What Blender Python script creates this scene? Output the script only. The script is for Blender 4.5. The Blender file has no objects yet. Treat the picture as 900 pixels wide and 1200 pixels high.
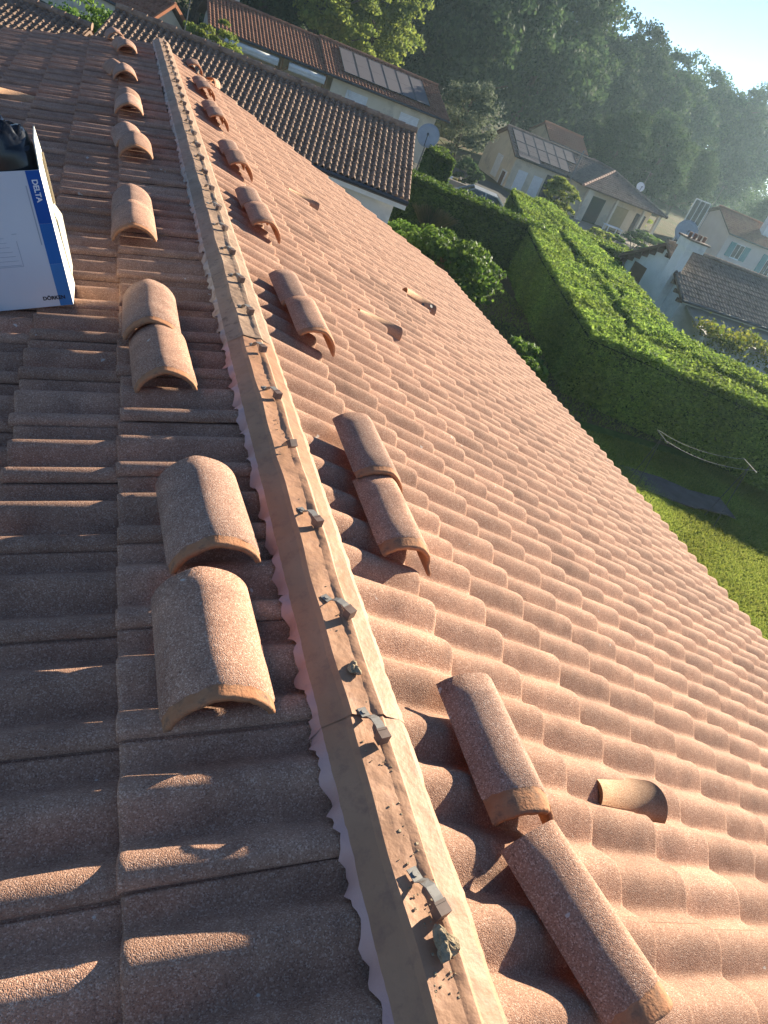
import bpy, math, random
import numpy as np
from mathutils import Matrix, Vector

scene = bpy.context.scene
COL = scene.collection
rng = np.random.default_rng(7)
random.seed(7)
R_ = math.radians

# ------------------------------------------------------------------ camera
cam_d = bpy.data.cameras.new("camera")
cam = bpy.data.objects.new("camera", cam_d)
COL.objects.link(cam)
RC = [[0.89796905, -0.26490649, 0.35139172], [0.12441958, -0.61309598, -0.7801494], [0.42210349, 0.74427002, -0.51758166]]
CAM = (-0.6710736, 0.0, 1.20735331)
M = Matrix.Identity(4)
for i in range(3):
    M[i][0] = RC[0][i]; M[i][1] = -RC[1][i]; M[i][2] = -RC[2][i]; M[i][3] = CAM[i]
cam.matrix_world = M
cam_d.sensor_width = 36.0
cam_d.lens = 872.08 / 1200.0 * 36.0
cam_d.clip_start = 0.05
cam_d.clip_end = 4000
scene.camera = cam

# ------------------------------------------------------------------ light
SUN_AZ, SUN_EL = R_(27), R_(17.9)          # azimuth from +X towards +Y
world = bpy.data.worlds.new("World"); scene.world = world
world.use_nodes = True
wn = world.node_tree
sky = wn.nodes.new("ShaderNodeTexSky"); sky.sky_type = 'NISHITA'; sky.sun_disc = False
sky.sun_elevation = SUN_EL
sky.sun_rotation = math.pi / 2 - SUN_AZ
sky.air_density = 0.6; sky.dust_density = 0.0; sky.ozone_density = 2.2
wn.links.new(sky.outputs[0], wn.nodes["Background"].inputs[0])
wn.nodes["Background"].inputs[1].default_value = 0.070
sun_d = bpy.data.lights.new("sun", 'SUN'); sun_d.energy = 5.0; sun_d.angle = R_(0.55); sun_d.color = (1.0, 0.89, 0.70)
sun = bpy.data.objects.new("sun", sun_d); COL.objects.link(sun)
sdir = Vector((math.cos(SUN_EL) * math.cos(SUN_AZ), math.cos(SUN_EL) * math.sin(SUN_AZ), math.sin(SUN_EL)))
sun.rotation_euler = sdir.to_track_quat('Z', 'Y').to_euler()
sun.location = sdir * 60
scene.view_settings.view_transform = 'Standard'
scene.view_settings.look = 'None'
scene.view_settings.exposure = 1.56
scene.view_settings.gamma = 1.0
scene.cycles.max_bounces = 6
scene.cycles.transparent_max_bounces = 6

# ------------------------------------------------------------------ helpers
def tag(o, label=None, cat=None, group=None, kind=None):
    if label: o['label'] = label
    if cat: o['category'] = cat
    if group: o['group'] = group
    if kind: o['kind'] = kind
    return o

def empty(name, loc=(0, 0, 0), rz=0.0, label=None, cat=None, group=None):
    o = bpy.data.objects.new(name, None); COL.objects.link(o)
    o.empty_display_size = 0.2
    o.location = loc; o.rotation_euler = (0, 0, rz)
    return tag(o, label, cat, group)

def npmesh(name, V, F, mats, midx=None, smooth=False):
    """V: n x 3, F: list of faces or an int array m x k."""
    me = bpy.data.meshes.new(name)
    V = np.asarray(V, dtype=np.float32)
    if isinstance(F, np.ndarray):
        k = F.shape[1]; flat = F.astype(np.int32).ravel()
        starts = np.arange(0, len(flat), k, dtype=np.int32); tot = np.full(len(F), k, dtype=np.int32)
    else:
        tot = np.array([len(f) for f in F], dtype=np.int32)
        flat = np.array([i for f in F for i in f], dtype=np.int32)
        starts = np.concatenate([[0], np.cumsum(tot)[:-1]]).astype(np.int32)
    me.vertices.add(len(V)); me.vertices.foreach_set("co", V.ravel())
    me.loops.add(len(flat)); me.loops.foreach_set("vertex_index", flat)
    me.polygons.add(len(tot)); me.polygons.foreach_set("loop_start", starts)
    try: me.polygons.foreach_set("loop_total", tot)
    except Exception: pass
    for m in (mats if isinstance(mats, (list, tuple)) else [mats]): me.materials.append(m)
    if midx is not None: me.polygons.foreach_set("material_index", np.asarray(midx, dtype=np.int32))
    me.polygons.foreach_set("use_smooth", np.full(len(tot), bool(smooth)))
    me.update(calc_edges=True); me.validate()
    return me

def mobj(name, me, parent=None, loc=None, mat=None):
    o = bpy.data.objects.new(name, me); COL.objects.link(o)
    if parent is not None: o.parent = parent
    if mat is not None: o.matrix_local = mat
    elif loc is not None: o.location = loc
    return o

class MB:
    """Collects boxes, tubes, prisms; builds ONE mesh."""
    def __init__(s): s.V = []; s.F = []; s.I = []
    def add(s, V, F, mi=0):
        b = len(s.V); s.V += [tuple(v) for v in V]
        for f in F: s.F.append([b + i for i in f]); s.I.append(mi)
        return s
    def box(s, x0, x1, y0, y1, z0, z1, mi=0, T=None):
        V = [(x, y, z) for z in (z0, z1) for y in (y0, y1) for x in (x0, x1)]
        if T is not None: V = [tuple(T @ Vector(v)) for v in V]
        return s.add(V, [(0, 2, 3, 1), (4, 5, 7, 6), (0, 1, 5, 4), (2, 6, 7, 3), (0, 4, 6, 2), (1, 3, 7, 5)], mi)
    def bar(s, a, b, w, h=None, mi=0):
        a = Vector(a); b = Vector(b); h = h or w; d = b - a; L = d.length
        q = d.to_track_quat('X', 'Z').to_matrix().to_4x4(); q.translation = a
        return s.box(0, L, -w / 2, w / 2, -h / 2, h / 2, mi, q)
    def tube(s, pts, r, n=8, mi=0, cap=True):
        pts = [Vector(p) for p in pts]; rs = r if isinstance(r, (list, tuple)) else [r] * len(pts)
        V = []; F = []
        for k, p in enumerate(pts):
            d = (pts[min(k + 1, len(pts) - 1)] - pts[max(k - 1, 0)])
            q = d.to_track_quat('Z', 'Y').to_matrix()
            for j in range(n):
                t = 2 * math.pi * j / n
                V.append(p + q @ Vector((rs[k] * math.cos(t), rs[k] * math.sin(t), 0)))
        for k in range(len(pts) - 1):
            for j in range(n):
                F.append((k * n + j, k * n + (j + 1) % n, (k + 1) * n + (j + 1) % n, (k + 1) * n + j))
        if cap:
            F.append(tuple(range(n - 1, -1, -1))); F.append(tuple((len(pts) - 1) * n + j for j in range(n)))
        return s.add(V, F, mi)
    def prism(s, poly, z0, z1, mi=0):
        n = len(poly); V = [(p[0], p[1], z0) for p in poly] + [(p[0], p[1], z1) for p in poly]
        F = [tuple(range(n - 1, -1, -1)), tuple(range(n, 2 * n))] + [(i, (i + 1) % n, n + (i + 1) % n, n + i) for i in range(n)]
        return s.add(V, F, mi)
    def mesh(s, name, mats, smooth=False): return npmesh(name, s.V, s.F, mats, s.I, smooth)
    def build(s, name, mats, parent=None, smooth=False, loc=None): return mobj(name, s.mesh(name, mats, smooth), parent, loc)

# ------------------------------------------------------------------ materials
def ND(nt, t, **kw):
    n = nt.nodes.new(t)
    for k, v in kw.items():
        if k.startswith('i_'): n.inputs[k[2:].replace('_', ' ')].default_value = v
        else: setattr(n, k, v)
    return n

def ramp(nt, stops):
    r = nt.nodes.new('ShaderNodeValToRGB')
    e = r.color_ramp.elements
    while len(e) < len(stops): e.new(0.5)
    for k, (p, c) in enumerate(stops):
        e[k].position = p; e[k].color = (*c, 1)
    return r

def newmat(name, rough=0.8, spec=0.3):
    m = bpy.data.materials.new(name); m.use_nodes = True
    b = m.node_tree.nodes['Principled BSDF']
    b.inputs['Roughness'].default_value = rough
    b.inputs['Specular IOR Level'].default_value = spec
    return m, m.node_tree, b

def mat_noise(name, c1, c2, scale=8.0, rough=0.8, spec=0.3, bump=0.0, bscale=None, detail=4, dirt=None, dscale=3.0, coord='Object', metallic=0.0):
    m, nt, b = newmat(name, rough, spec)
    b.inputs['Metallic'].default_value = metallic
    tc = ND(nt, 'ShaderNodeTexCoord')
    n = ND(nt, 'ShaderNodeTexNoise'); n.inputs['Scale'].default_value = scale; n.inputs['Detail'].default_value = detail
    nt.links.new(tc.outputs[coord], n.inputs['Vector'])
    r = ramp(nt, [(0.3, c1), (0.7, c2)]); nt.links.new(n.outputs['Fac'], r.inputs[0])
    out = r.outputs[0]
    if dirt:
        n2 = ND(nt, 'ShaderNodeTexNoise'); n2.inputs['Scale'].default_value = dscale; n2.inputs['Detail'].default_value = 6; n2.inputs['Roughness'].default_value = 0.7
        nt.links.new(tc.outputs[coord], n2.inputs['Vector'])
        r2 = ramp(nt, [(0.5, (0, 0, 0)), (0.72, (1, 1, 1))]); nt.links.new(n2.outputs['Fac'], r2.inputs[0])
        mx = ND(nt, 'ShaderNodeMixRGB'); mx.inputs[2].default_value = (*dirt, 1)
        nt.links.new(r2.outputs[0], mx.inputs[0]); nt.links.new(out, mx.inputs[1]); out = mx.outputs[0]
    nt.links.new(out, b.inputs['Base Color'])
    if bump:
        nb = ND(nt, 'ShaderNodeTexNoise'); nb.inputs['Scale'].default_value = bscale or scale * 6; nb.inputs['Detail'].default_value = 5
        nt.links.new(tc.outputs[coord], nb.inputs['Vector'])
        bp = ND(nt, 'ShaderNodeBump'); bp.inputs['Strength'].default_value = bump; bp.inputs['Distance'].default_value = 0.02
        nt.links.new(nb.outputs['Fac'], bp.inputs['Height']); nt.links.new(bp.outputs[0], b.inputs['Normal'])
    return m

def mat_granule(name, base, dark, light, gsize=330.0, per_object=True, warm=0.0):
    """Concrete tile faced with mineral granules: fine speckle, fine relief, a little tint change from tile to tile."""
    m, nt, b = newmat(name, 0.92, 0.25)
    L = nt.links.new
    tc = ND(nt, 'ShaderNodeTexCoord'); oi = ND(nt, 'ShaderNodeObjectInfo')
    add = ND(nt, 'ShaderNodeVectorMath', operation='ADD')
    mul = ND(nt, 'ShaderNodeVectorMath', operation='SCALE'); mul.inputs['Scale'].default_value = 37.0
    cmb = ND(nt, 'ShaderNodeCombineXYZ')
    for k in range(3): L(oi.outputs['Random'], cmb.inputs[k])
    L(cmb.outputs[0], mul.inputs[0]); L(tc.outputs['Object'], add.inputs[0]); L(mul.outputs[0], add.inputs[1])
    V = add.outputs[0]
    vo = ND(nt, 'ShaderNodeTexVoronoi'); vo.inputs['Scale'].default_value = gsize; L(V, vo.inputs['Vector'])
    sep = ND(nt, 'ShaderNodeSeparateColor'); L(vo.outputs['Color'], sep.inputs[0])
    r1 = ramp(nt, [(0.0, dark), (0.3, base), (0.75, base), (0.93, light)]); L(sep.outputs[0], r1.inputs[0])
    no = ND(nt, 'ShaderNodeTexNoise'); no.inputs['Scale'].default_value = 14; no.inputs['Detail'].default_value = 6; L(V, no.inputs['Vector'])
    r2 = ramp(nt, [(0.3, (0.84, 0.82, 0.82)), (0.72, (1.1, 1.06, 1.03))]); L(no.outputs['Fac'], r2.inputs[0])
    mx = ND(nt, 'ShaderNodeMixRGB', blend_type='MULTIPLY'); mx.inputs[0].default_value = 1; L(r1.outputs[0], mx.inputs[1]); L(r2.outputs[0], mx.inputs[2])
    out = mx.outputs[0]
    nst = ND(nt, 'ShaderNodeTexNoise'); nst.inputs['Scale'].default_value = 5.5; nst.inputs['Detail'].default_value = 5; nst.inputs['Roughness'].default_value = 0.65; L(V, nst.inputs['Vector'])
    rst = ramp(nt, [(0.32, (0.74, 0.70, 0.69)), (0.5, (1, 1, 1)), (0.70, (1.06, 1.05, 1.04))]); L(nst.outputs['Fac'], rst.inputs[0])
    mst = ND(nt, 'ShaderNodeMixRGB', blend_type='MULTIPLY'); mst.inputs[0].default_value = 0.8; L(out, mst.inputs[1]); L(rst.outputs[0], mst.inputs[2]); out = mst.outputs[0]
    nli = ND(nt, 'ShaderNodeTexNoise'); nli.inputs['Scale'].default_value = 26; nli.inputs['Detail'].default_value = 2; L(V, nli.inputs['Vector'])
    rli = ramp(nt, [(0.755, (0, 0, 0)), (0.775, (1, 1, 1))]); L(nli.outputs['Fac'], rli.inputs[0])
    mli = ND(nt, 'ShaderNodeMixRGB'); mli.inputs[2].default_value = (0.60, 0.52, 0.45, 1); L(rli.outputs[0], mli.inputs[0]); L(out, mli.inputs[1]); out = mli.outputs[0]
    # dark moss specks
    n3 = ND(nt, 'ShaderNodeTexNoise'); n3.inputs['Scale'].default_value = 60; n3.inputs['Detail'].default_value = 3; L(V, n3.inputs['Vector'])
    r3 = ramp(nt, [(0.70, (1, 1, 1)), (0.76, (0.45, 0.42, 0.4))]); L(n3.outputs['Fac'], r3.inputs[0])
    m3 = ND(nt, 'ShaderNodeMixRGB', blend_type='MULTIPLY'); m3.inputs[0].default_value = 0.8; L(out, m3.inputs[1]); L(r3.outputs[0], m3.inputs[2]); out = m3.outputs[0]
    if per_object:
        hs = ND(nt, 'ShaderNodeHueSaturation'); mr = ND(nt, 'ShaderNodeMapRange')
        mr.inputs['To Min'].default_value = 0.80; mr.inputs['To Max'].default_value = 1.14
        L(oi.outputs['Random'], mr.inputs['Value']); L(mr.outputs[0], hs.inputs['Value']); L(out, hs.inputs['Color']); out = hs.outputs[0]
    L(out, b.inputs['Base Color'])
    nb = ND(nt, 'ShaderNodeTexNoise'); nb.inputs['Scale'].default_value = gsize * 0.55; nb.inputs['Detail'].default_value = 2; L(V, nb.inputs['Vector'])
    ad = ND(nt, 'ShaderNodeMath', operation='SUBTRACT'); L(nb.outputs['Fac'], ad.inputs[0]); L(vo.outputs['Distance'], ad.inputs[1])
    bp = ND(nt, 'ShaderNodeBump'); bp.inputs['Strength'].default_value = 0.55; bp.inputs['Distance'].default_value = 0.0022
    L(ad.outputs[0], bp.inputs['Height']); L(bp.outputs[0], b.inputs['Normal'])
    return m

def mat_leaf(name, cols, rough=0.55, transl=0.35):
    m, nt, b = newmat(name, rough + 0.2, 0.15)
    L = nt.links.new
    g = ND(nt, 'ShaderNodeNewGeometry')
    st = [(i / max(1, len(cols) - 1), c) for i, c in enumerate(cols)]
    r = ramp(nt, st); L(g.outputs['Random Per Island'], r.inputs[0])
    oi = ND(nt, 'ShaderNodeObjectInfo'); tc = ND(nt, 'ShaderNodeTexCoord'); nz = ND(nt, 'ShaderNodeTexNoise'); nz.inputs['Scale'].default_value = 0.55; nz.inputs['Detail'].default_value = 5
    L(tc.outputs['Object'], nz.inputs['Vector'])
    m1 = ND(nt, 'ShaderNodeMapRange'); m1.inputs['To Min'].default_value = 0.68; m1.inputs['To Max'].default_value = 1.42; L(oi.outputs['Random'], m1.inputs['Value'])
    m2 = ND(nt, 'ShaderNodeMapRange'); m2.inputs['From Min'].default_value = 0.3; m2.inputs['From Max'].default_value = 0.7; m2.inputs['To Min'].default_value = 0.72; m2.inputs['To Max'].default_value = 1.25; L(nz.outputs['Fac'], m2.inputs['Value'])
    mm = ND(nt, 'ShaderNodeMath', operation='MULTIPLY'); L(m1.outputs[0], mm.inputs[0]); L(m2.outputs[0], mm.inputs[1])
    m4 = ND(nt, 'ShaderNodeMapRange'); m4.inputs['To Min'].default_value = 0.475; m4.inputs['To Max'].default_value = 0.515; L(nz.outputs['Fac'], m4.inputs['Value'])
    h2 = ND(nt, 'ShaderNodeHueSaturation'); L(r.outputs[0], h2.inputs['Color']); L(mm.outputs[0], h2.inputs['Value']); L(m4.outputs[0], h2.inputs['Hue']); r = h2
    L(r.outputs[0], b.inputs['Base Color'])
    t = ND(nt, 'ShaderNodeBsdfTranslucent'); hs = ND(nt, 'ShaderNodeHueSaturation'); hs.inputs['Value'].default_value = 1.5; hs.inputs['Hue'].default_value = 0.48
    L(r.outputs[0], hs.inputs['Color']); L(hs.outputs[0], t.inputs['Color'])
    mx = ND(nt, 'ShaderNodeMixShader'); mx.inputs[0].default_value = transl
    o = nt.nodes['Material Output']
    L(b.outputs[0], mx.inputs[1]); L(t.outputs[0], mx.inputs[2]); L(mx.outputs[0], o.inputs['Surface'])
    return m

def flat(name, c, rough=0.6, spec=0.3, metallic=0.0):
    return mat_noise(name, tuple(x * 0.93 for x in c), tuple(min(1, x * 1.07) for x in c), 5.0, rough, spec, metallic=metallic)

TILE = mat_granule("terracotta_granule", (0.445, 0.252, 0.167), (0.27, 0.145, 0.098), (0.64, 0.43, 0.32), 430)
RIDGE = mat_granule("ridge_granule", (0.445, 0.25, 0.168), (0.26, 0.145, 0.10), (0.66, 0.45, 0.335), 400)
RIDGE_B = mat_granule("ridge_granule_pale", (0.44, 0.26, 0.185), (0.24, 0.14, 0.10), (0.64, 0.46, 0.36), 400)
CLAY = mat_noise("bare_clay", (0.40, 0.17, 0.08), (0.50, 0.255, 0.135), 25, 0.85, 0.2, 0.2, 150, dirt=(0.14, 0.09, 0.065), dscale=26)
VENT = mat_granule("vent_granule", (0.50, 0.30, 0.18), (0.34, 0.19, 0.11), (0.60, 0.40, 0.26), 420)
MEMB = mat_noise("ridge_membrane", (0.41, 0.21, 0.115), (0.49, 0.262, 0.148), 9, 0.6, 0.25, 0.4, 14, dirt=(0.33, 0.17, 0.105), dscale=30)
MEMB2 = mat_noise("old_membrane", (0.32, 0.205, 0.135), (0.44, 0.295, 0.20), 11, 0.7, 0.2, 0.35, 26, dirt=(0.17, 0.115, 0.08), dscale=22)
PLEAT2 = mat_noise("old_pleat", (0.44, 0.33, 0.27), (0.56, 0.44, 0.36), 14, 0.7, 0.2, 0.3, 60, dirt=(0.25, 0.17, 0.13), dscale=20)
PLEAT = mat_noise("lead_pleat", (0.55, 0.31, 0.27), (0.62, 0.37, 0.31), 12, 0.5, 0.4, 0.2, 60)
STEEL = mat_noise("galvanised", (0.20, 0.19, 0.175), (0.32, 0.30, 0.27), 40, 0.6, 0.3, metallic=0.3, dirt=(0.13, 0.08, 0.05), dscale=70)
CLIPB = mat_noise("clip_brown", (0.13, 0.08, 0.06), (0.20, 0.13, 0.10), 60, 0.5, 0.4)
MORTAR = mat_noise("mortar", (0.30, 0.225, 0.14), (0.46, 0.36, 0.24), 60, 0.95, 0.1, 0.5, 160, dirt=(0.16, 0.115, 0.07), dscale=50)
WOOD = mat_noise("timber", (0.22, 0.12, 0.06), (0.34, 0.2, 0.1), 6, 0.8, 0.2, 0.2)
DECK = flat("roof_underlay", (0.10, 0.07, 0.06), 0.9)
CREAM = mat_noise("cream_render", (0.66, 0.57, 0.42), (0.74, 0.65, 0.50), 1.5, 0.9, 0.1, 0.15, 40, dirt=(0.48, 0.42, 0.33), dscale=0.8)
WHITER = mat_noise("white_render", (0.68, 0.68, 0.66), (0.76, 0.76, 0.74), 1.2, 0.9, 0.1, 0.15, 40, dirt=(0.50, 0.50, 0.48), dscale=0.9)
PINKR = mat_noise("pink_render", (0.66, 0.55, 0.47), (0.73, 0.62, 0.54), 1.2, 0.9, 0.1, 0.1, 40)
WHITE = flat("white_paint", (0.78, 0.78, 0.76), 0.45)
GLASS = flat("window_glass", (0.05, 0.065, 0.075), 0.08, 0.8)
BROWNW = flat("brown_shutter", (0.16, 0.095, 0.065), 0.6)
TEAL = flat("teal_shutter", (0.10, 0.27, 0.27), 0.55)
DARKG = flat("dark_metal", (0.05, 0.05, 0.055), 0.4, 0.5)
SOLAR = mat_noise("solar_glass", (0.13, 0.115, 0.125), (0.15, 0.135, 0.142), 0.6, 0.75, 0.15)
SOLF = flat("solar_frame", (0.035, 0.033, 0.036), 0.35, 0.5)
DISHM = flat("dish_grey", (0.30, 0.33, 0.37), 0.5)

def mat_roof(name, c1, c2):
    return mat_noise(name, c1, c2, 7, 0.9, 0.15, 0.25, 60, dirt=tuple(x * 0.55 for x in c1), dscale=2.2)
ROOF_DARK = mat_roof("roof_dark_brown", (0.22, 0.14, 0.10), (0.36, 0.25, 0.18))
ROOF_RED = mat_roof("roof_red_brown", (0.24, 0.105, 0.065), (0.34, 0.17, 0.11))
ROOF_GREY = mat_roof("roof_grey_brown", (0.19, 0.15, 0.125), (0.27, 0.215, 0.175))
ROOF_TAN = mat_roof("roof_tan", (0.27, 0.19, 0.145), (0.36, 0.265, 0.205))

L_HEDGE = mat_leaf("hedge_leaf", [(0.06, 0.12, 0.02), (0.11, 0.19, 0.032), (0.18, 0.27, 0.05)], transl=0.42)
L_LAUREL = mat_leaf("laurel_leaf", [(0.045, 0.11, 0.018), (0.08, 0.17, 0.026), (0.13, 0.23, 0.04)], 0.4, 0.4)
L_OAK = mat_leaf("oak_leaf", [(0.018, 0.042, 0.018), (0.034, 0.07, 0.027), (0.06, 0.105, 0.038)])
L_BIRCH = mat_leaf("pale_leaf", [(0.10, 0.16, 0.03), (0.16, 0.23, 0.045), (0.22, 0.28, 0.06)], transl=0.5)
L_SILVER = mat_leaf("silver_leaf", [(0.09, 0.12, 0.07), (0.15, 0.19, 0.12), (0.2, 0.24, 0.16)])
L_VINE = mat_leaf("vine_leaf", [(0.08, 0.15, 0.02), (0.20, 0.26, 0.03), (0.30, 0.32, 0.05)], transl=0.4)
L_STRAW = mat_leaf("straw_leaf", [(0.16, 0.15, 0.06), (0.24, 0.21, 0.09), (0.12, 0.14, 0.05)])
L_GRASS = mat_leaf("grass_blade", [(0.10, 0.15, 0.025), (0.15, 0.21, 0.038), (0.22, 0.25, 0.06)], transl=0.5)
BARK = mat_noise("bark", (0.06, 0.045, 0.035), (0.12, 0.095, 0.075), 8, 0.95, 0.1, 0.5)
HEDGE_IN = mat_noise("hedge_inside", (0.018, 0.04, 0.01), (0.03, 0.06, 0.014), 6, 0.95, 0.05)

# ------------------------------------------------------------------ ground and setting
def gz(x, y):
    t = min(1.0, max(0.0, (x - 4) / 26.0)); t = t * t * (3 - 2 * t)
    return -4.95 - 1.05 * t

def sheet(name, x0, x1, y0, y1, dz, mat, nx=40, ny=40, jag=0.0):
    xs = np.linspace(x0, x1, nx); ys = np.linspace(y0, y1, ny)
    V = []
    for j, y in enumerate(ys):
        for i, x in enumerate(xs):
            V.append((x, y, gz(x, y) + dz))
    F = [(j * nx + i, j * nx + i + 1, (j + 1) * nx + i + 1, (j + 1) * nx + i) for j in range(ny - 1) for i in range(nx - 1)]
    return tag(mobj(name, npmesh(name, V, F, mat, smooth=True)), kind='structure')

def mat_ground():
    m, nt, b = newmat("soil_and_grass", 0.95, 0.1); L = nt.links.new
    tc = ND(nt, 'ShaderNodeTexCoord')
    n1 = ND(nt, 'ShaderNodeTexNoise'); n1.inputs['Scale'].default_value = 0.35; n1.inputs['Detail'].default_value = 8; L(tc.outputs['Object'], n1.inputs['Vector'])
    n2 = ND(nt, 'ShaderNodeTexNoise'); n2.inputs['Scale'].default_value = 14; n2.inputs['Detail'].default_value = 6; L(tc.outputs['Object'], n2.inputs['Vector'])
    r1 = ramp(nt, [(0.35, (0.055, 0.075, 0.02)), (0.62, (0.12, 0.09, 0.05))]); L(n1.outputs['Fac'], r1.inputs[0])
    r2 = ramp(nt, [(0.3, (0.65, 0.65, 0.65)), (0.7, (1.25, 1.25, 1.2))]); L(n2.outputs['Fac'], r2.inputs[0])
    mx = ND(nt, 'ShaderNodeMixRGB', blend_type='MULTIPLY'); mx.inputs[0].default_value = 1; L(r1.outputs[0], mx.inputs[1]); L(r2.outputs[0], mx.inputs[2])
    L(mx.outputs[0], b.inputs['Base Color'])
    bp = ND(nt, 'ShaderNodeBump'); bp.inputs['Strength'].default_value = 0.8; bp.inputs['Distance'].default_value = 0.05
    L(n2.outputs['Fac'], bp.inputs['Height']); L(bp.outputs[0], b.inputs['Normal'])
    return m
GROUND = mat_ground()
# ground: dense near, out to the horizon
gx = np.concatenate([np.linspace(-1500, -60, 8), np.linspace(-40, 120, 70), np.linspace(160, 1500, 8)])
gy = np.concatenate([np.linspace(-1500, -30, 6), np.linspace(-20, 140, 20), np.linspace(200, 2500, 8)])
V = [(x, y, gz(x, y)) for y in gy for x in gx]; nx = len(gx)
F = [(j * nx + i, j * nx + i + 1, (j + 1) * nx + i + 1, (j + 1) * nx + i) for j in range(len(gy) - 1) for i in range(nx - 1)]
tag(mobj("ground", npmesh("ground", V, F, GROUND, smooth=True)), kind='structure')
LAWN = mat_noise("lawn_soil", (0.045, 0.08, 0.014), (0.085, 0.125, 0.024), 4, 0.95, 0.05, 0.6, 40)
sheet("lawn", 4.6, 30, -8, 14.5, 0.012, LAWN)
ASPH = mat_noise("asphalt", (0.045, 0.045, 0.047), (0.065, 0.063, 0.062), 30, 0.9, 0.2, 0.3)
sheet("driveway", 15.5, 29.4, 37.5, 58, 0.012, ASPH)
PAVE = mat_noise("patio_stone", (0.22, 0.19, 0.16), (0.30, 0.26, 0.22), 2, 0.9, 0.1)
sheet("patio", 30.2, 46, 48.5, 55.5, 0.014, PAVE)

def blades(n, x0, x1, y0, y1, h, w, seed, edge=None):
    g = np.random.default_rng(seed)
    x = g.uniform(x0, x1, n); y = g.uniform(y0, y1, n); a = g.uniform(0, 2 * np.pi, n)
    hh = h * g.uniform(0.5, 1.3, n); lean = g.normal(0, 0.5, (n, 2)) * hh[:, None]
    z = np.array([gz(v, 0) for v in x]) + 0.012
    V = np.zeros((n, 3, 3))
    V[:, 0] = np.stack([x - w / 2 * np.cos(a), y - w / 2 * np.sin(a), z], 1)
    V[:, 1] = np.stack([x + w / 2 * np.cos(a), y + w / 2 * np.sin(a), z], 1)
    V[:, 2] = np.stack([x + lean[:, 0], y + lean[:, 1], z + hh], 1)
    return V.reshape(-1, 3), np.arange(3 * n).reshape(n, 3)
V1, F1 = blades(150000, 9, 18.5, 6.5, 14, 0.055, 0.022, 3)
tag(mobj("grass", npmesh("grass", V1, F1, L_GRASS)), kind='stuff')
V1, F1 = blades(24000, 8.5, 14.5, 14.5, 32, 0.07, 0.03, 4)
tag(mobj("grass", npmesh("grass", V1, F1, L_GRASS)), kind='stuff')

# ------------------------------------------------------------------ our roof
PL, PR = R_(14.63), R_(19.03)
def RP(s, y, h=0.0): return Vector((s * math.cos(PR) + h * math.sin(PR), y, -s * math.sin(PR) + h * math.cos(PR)))
def LP(s, y, h=0.0): return Vector((-s * math.cos(PL) - h * math.sin(PL), y, -s * math.sin(PL) + h * math.cos(PL)))
def frame(side, s, y, h=0.0, yaw=0.0):
    """Local frame on a slope: x = world +X along the slope, y = along the ridge, z = slope normal."""
    if side > 0: ex = Vector((math.cos(PR), 0, -math.sin(PR))); ez = Vector((math.sin(PR), 0, math.cos(PR))); o = RP(s, y, h)
    else: ex = Vector((math.cos(PL), 0, math.sin(PL))); ez = Vector((-math.sin(PL), 0, math.cos(PL))); o = LP(s, y, h)
    Mx = Matrix.Identity(4)
    for i in range(3): Mx[i][0] = ex[i]; Mx[i][1] = (0, 1, 0)[i]; Mx[i][2] = ez[i]; Mx[i][3] = o[i]
    return Mx @ Matrix.Rotation(yaw, 4, 'Z')

house = empty("tiled_house", (0, 4.5, gz(0, 4.5)), 0, "house under the large terracotta tiled roof with its ridge stripped open", "house")
HB = Matrix.Translation(house.location).inverted()
Y_END = 10.9; Y_BEG = -3.0
w_ = MB()
w_.box(-4.3, 4.25, Y_BEG + 0.3, Y_END - 0.25, -5.2, -1.66)
w_.add([(-4.3, Y_END - 0.25, -1.66), (4.25, Y_END - 0.25, -1.66), (0, Y_END - 0.25, -0.16), (-4.3, Y_BEG + .3, -1.66), (4.25, Y_BEG + .3, -1.66), (0, Y_BEG + .3, -0.16)],
       [(0, 1, 2), (3, 5, 4), (0, 2, 5, 3), (1, 4, 5, 2)])
o = w_.build("wall", CREAM, house); o.matrix_local = HB
for nm, P in (("roof_deck", RP), ("roof_deck", LP)):
    d = MB()
    a = [P(0.02, Y_BEG, -0.05), P(4.8, Y_BEG, -0.05), P(4.8, Y_END - 0.03, -0.05), P(0.02, Y_END - 0.03, -0.05)]
    b_ = [P(0.02, Y_BEG, -0.08), P(4.8, Y_BEG, -0.08), P(4.8, Y_END - 0.03, -0.08), P(0.02, Y_END - 0.03, -0.08)]
    d.add(a + b_, [(0, 1, 2, 3), (7, 6, 5, 4), (0, 4, 5, 1), (1, 5, 6, 2), (2, 6, 7, 3), (3, 7, 4, 0)])
    o = d.build(nm, DECK, house); o.matrix_local = HB

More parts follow.
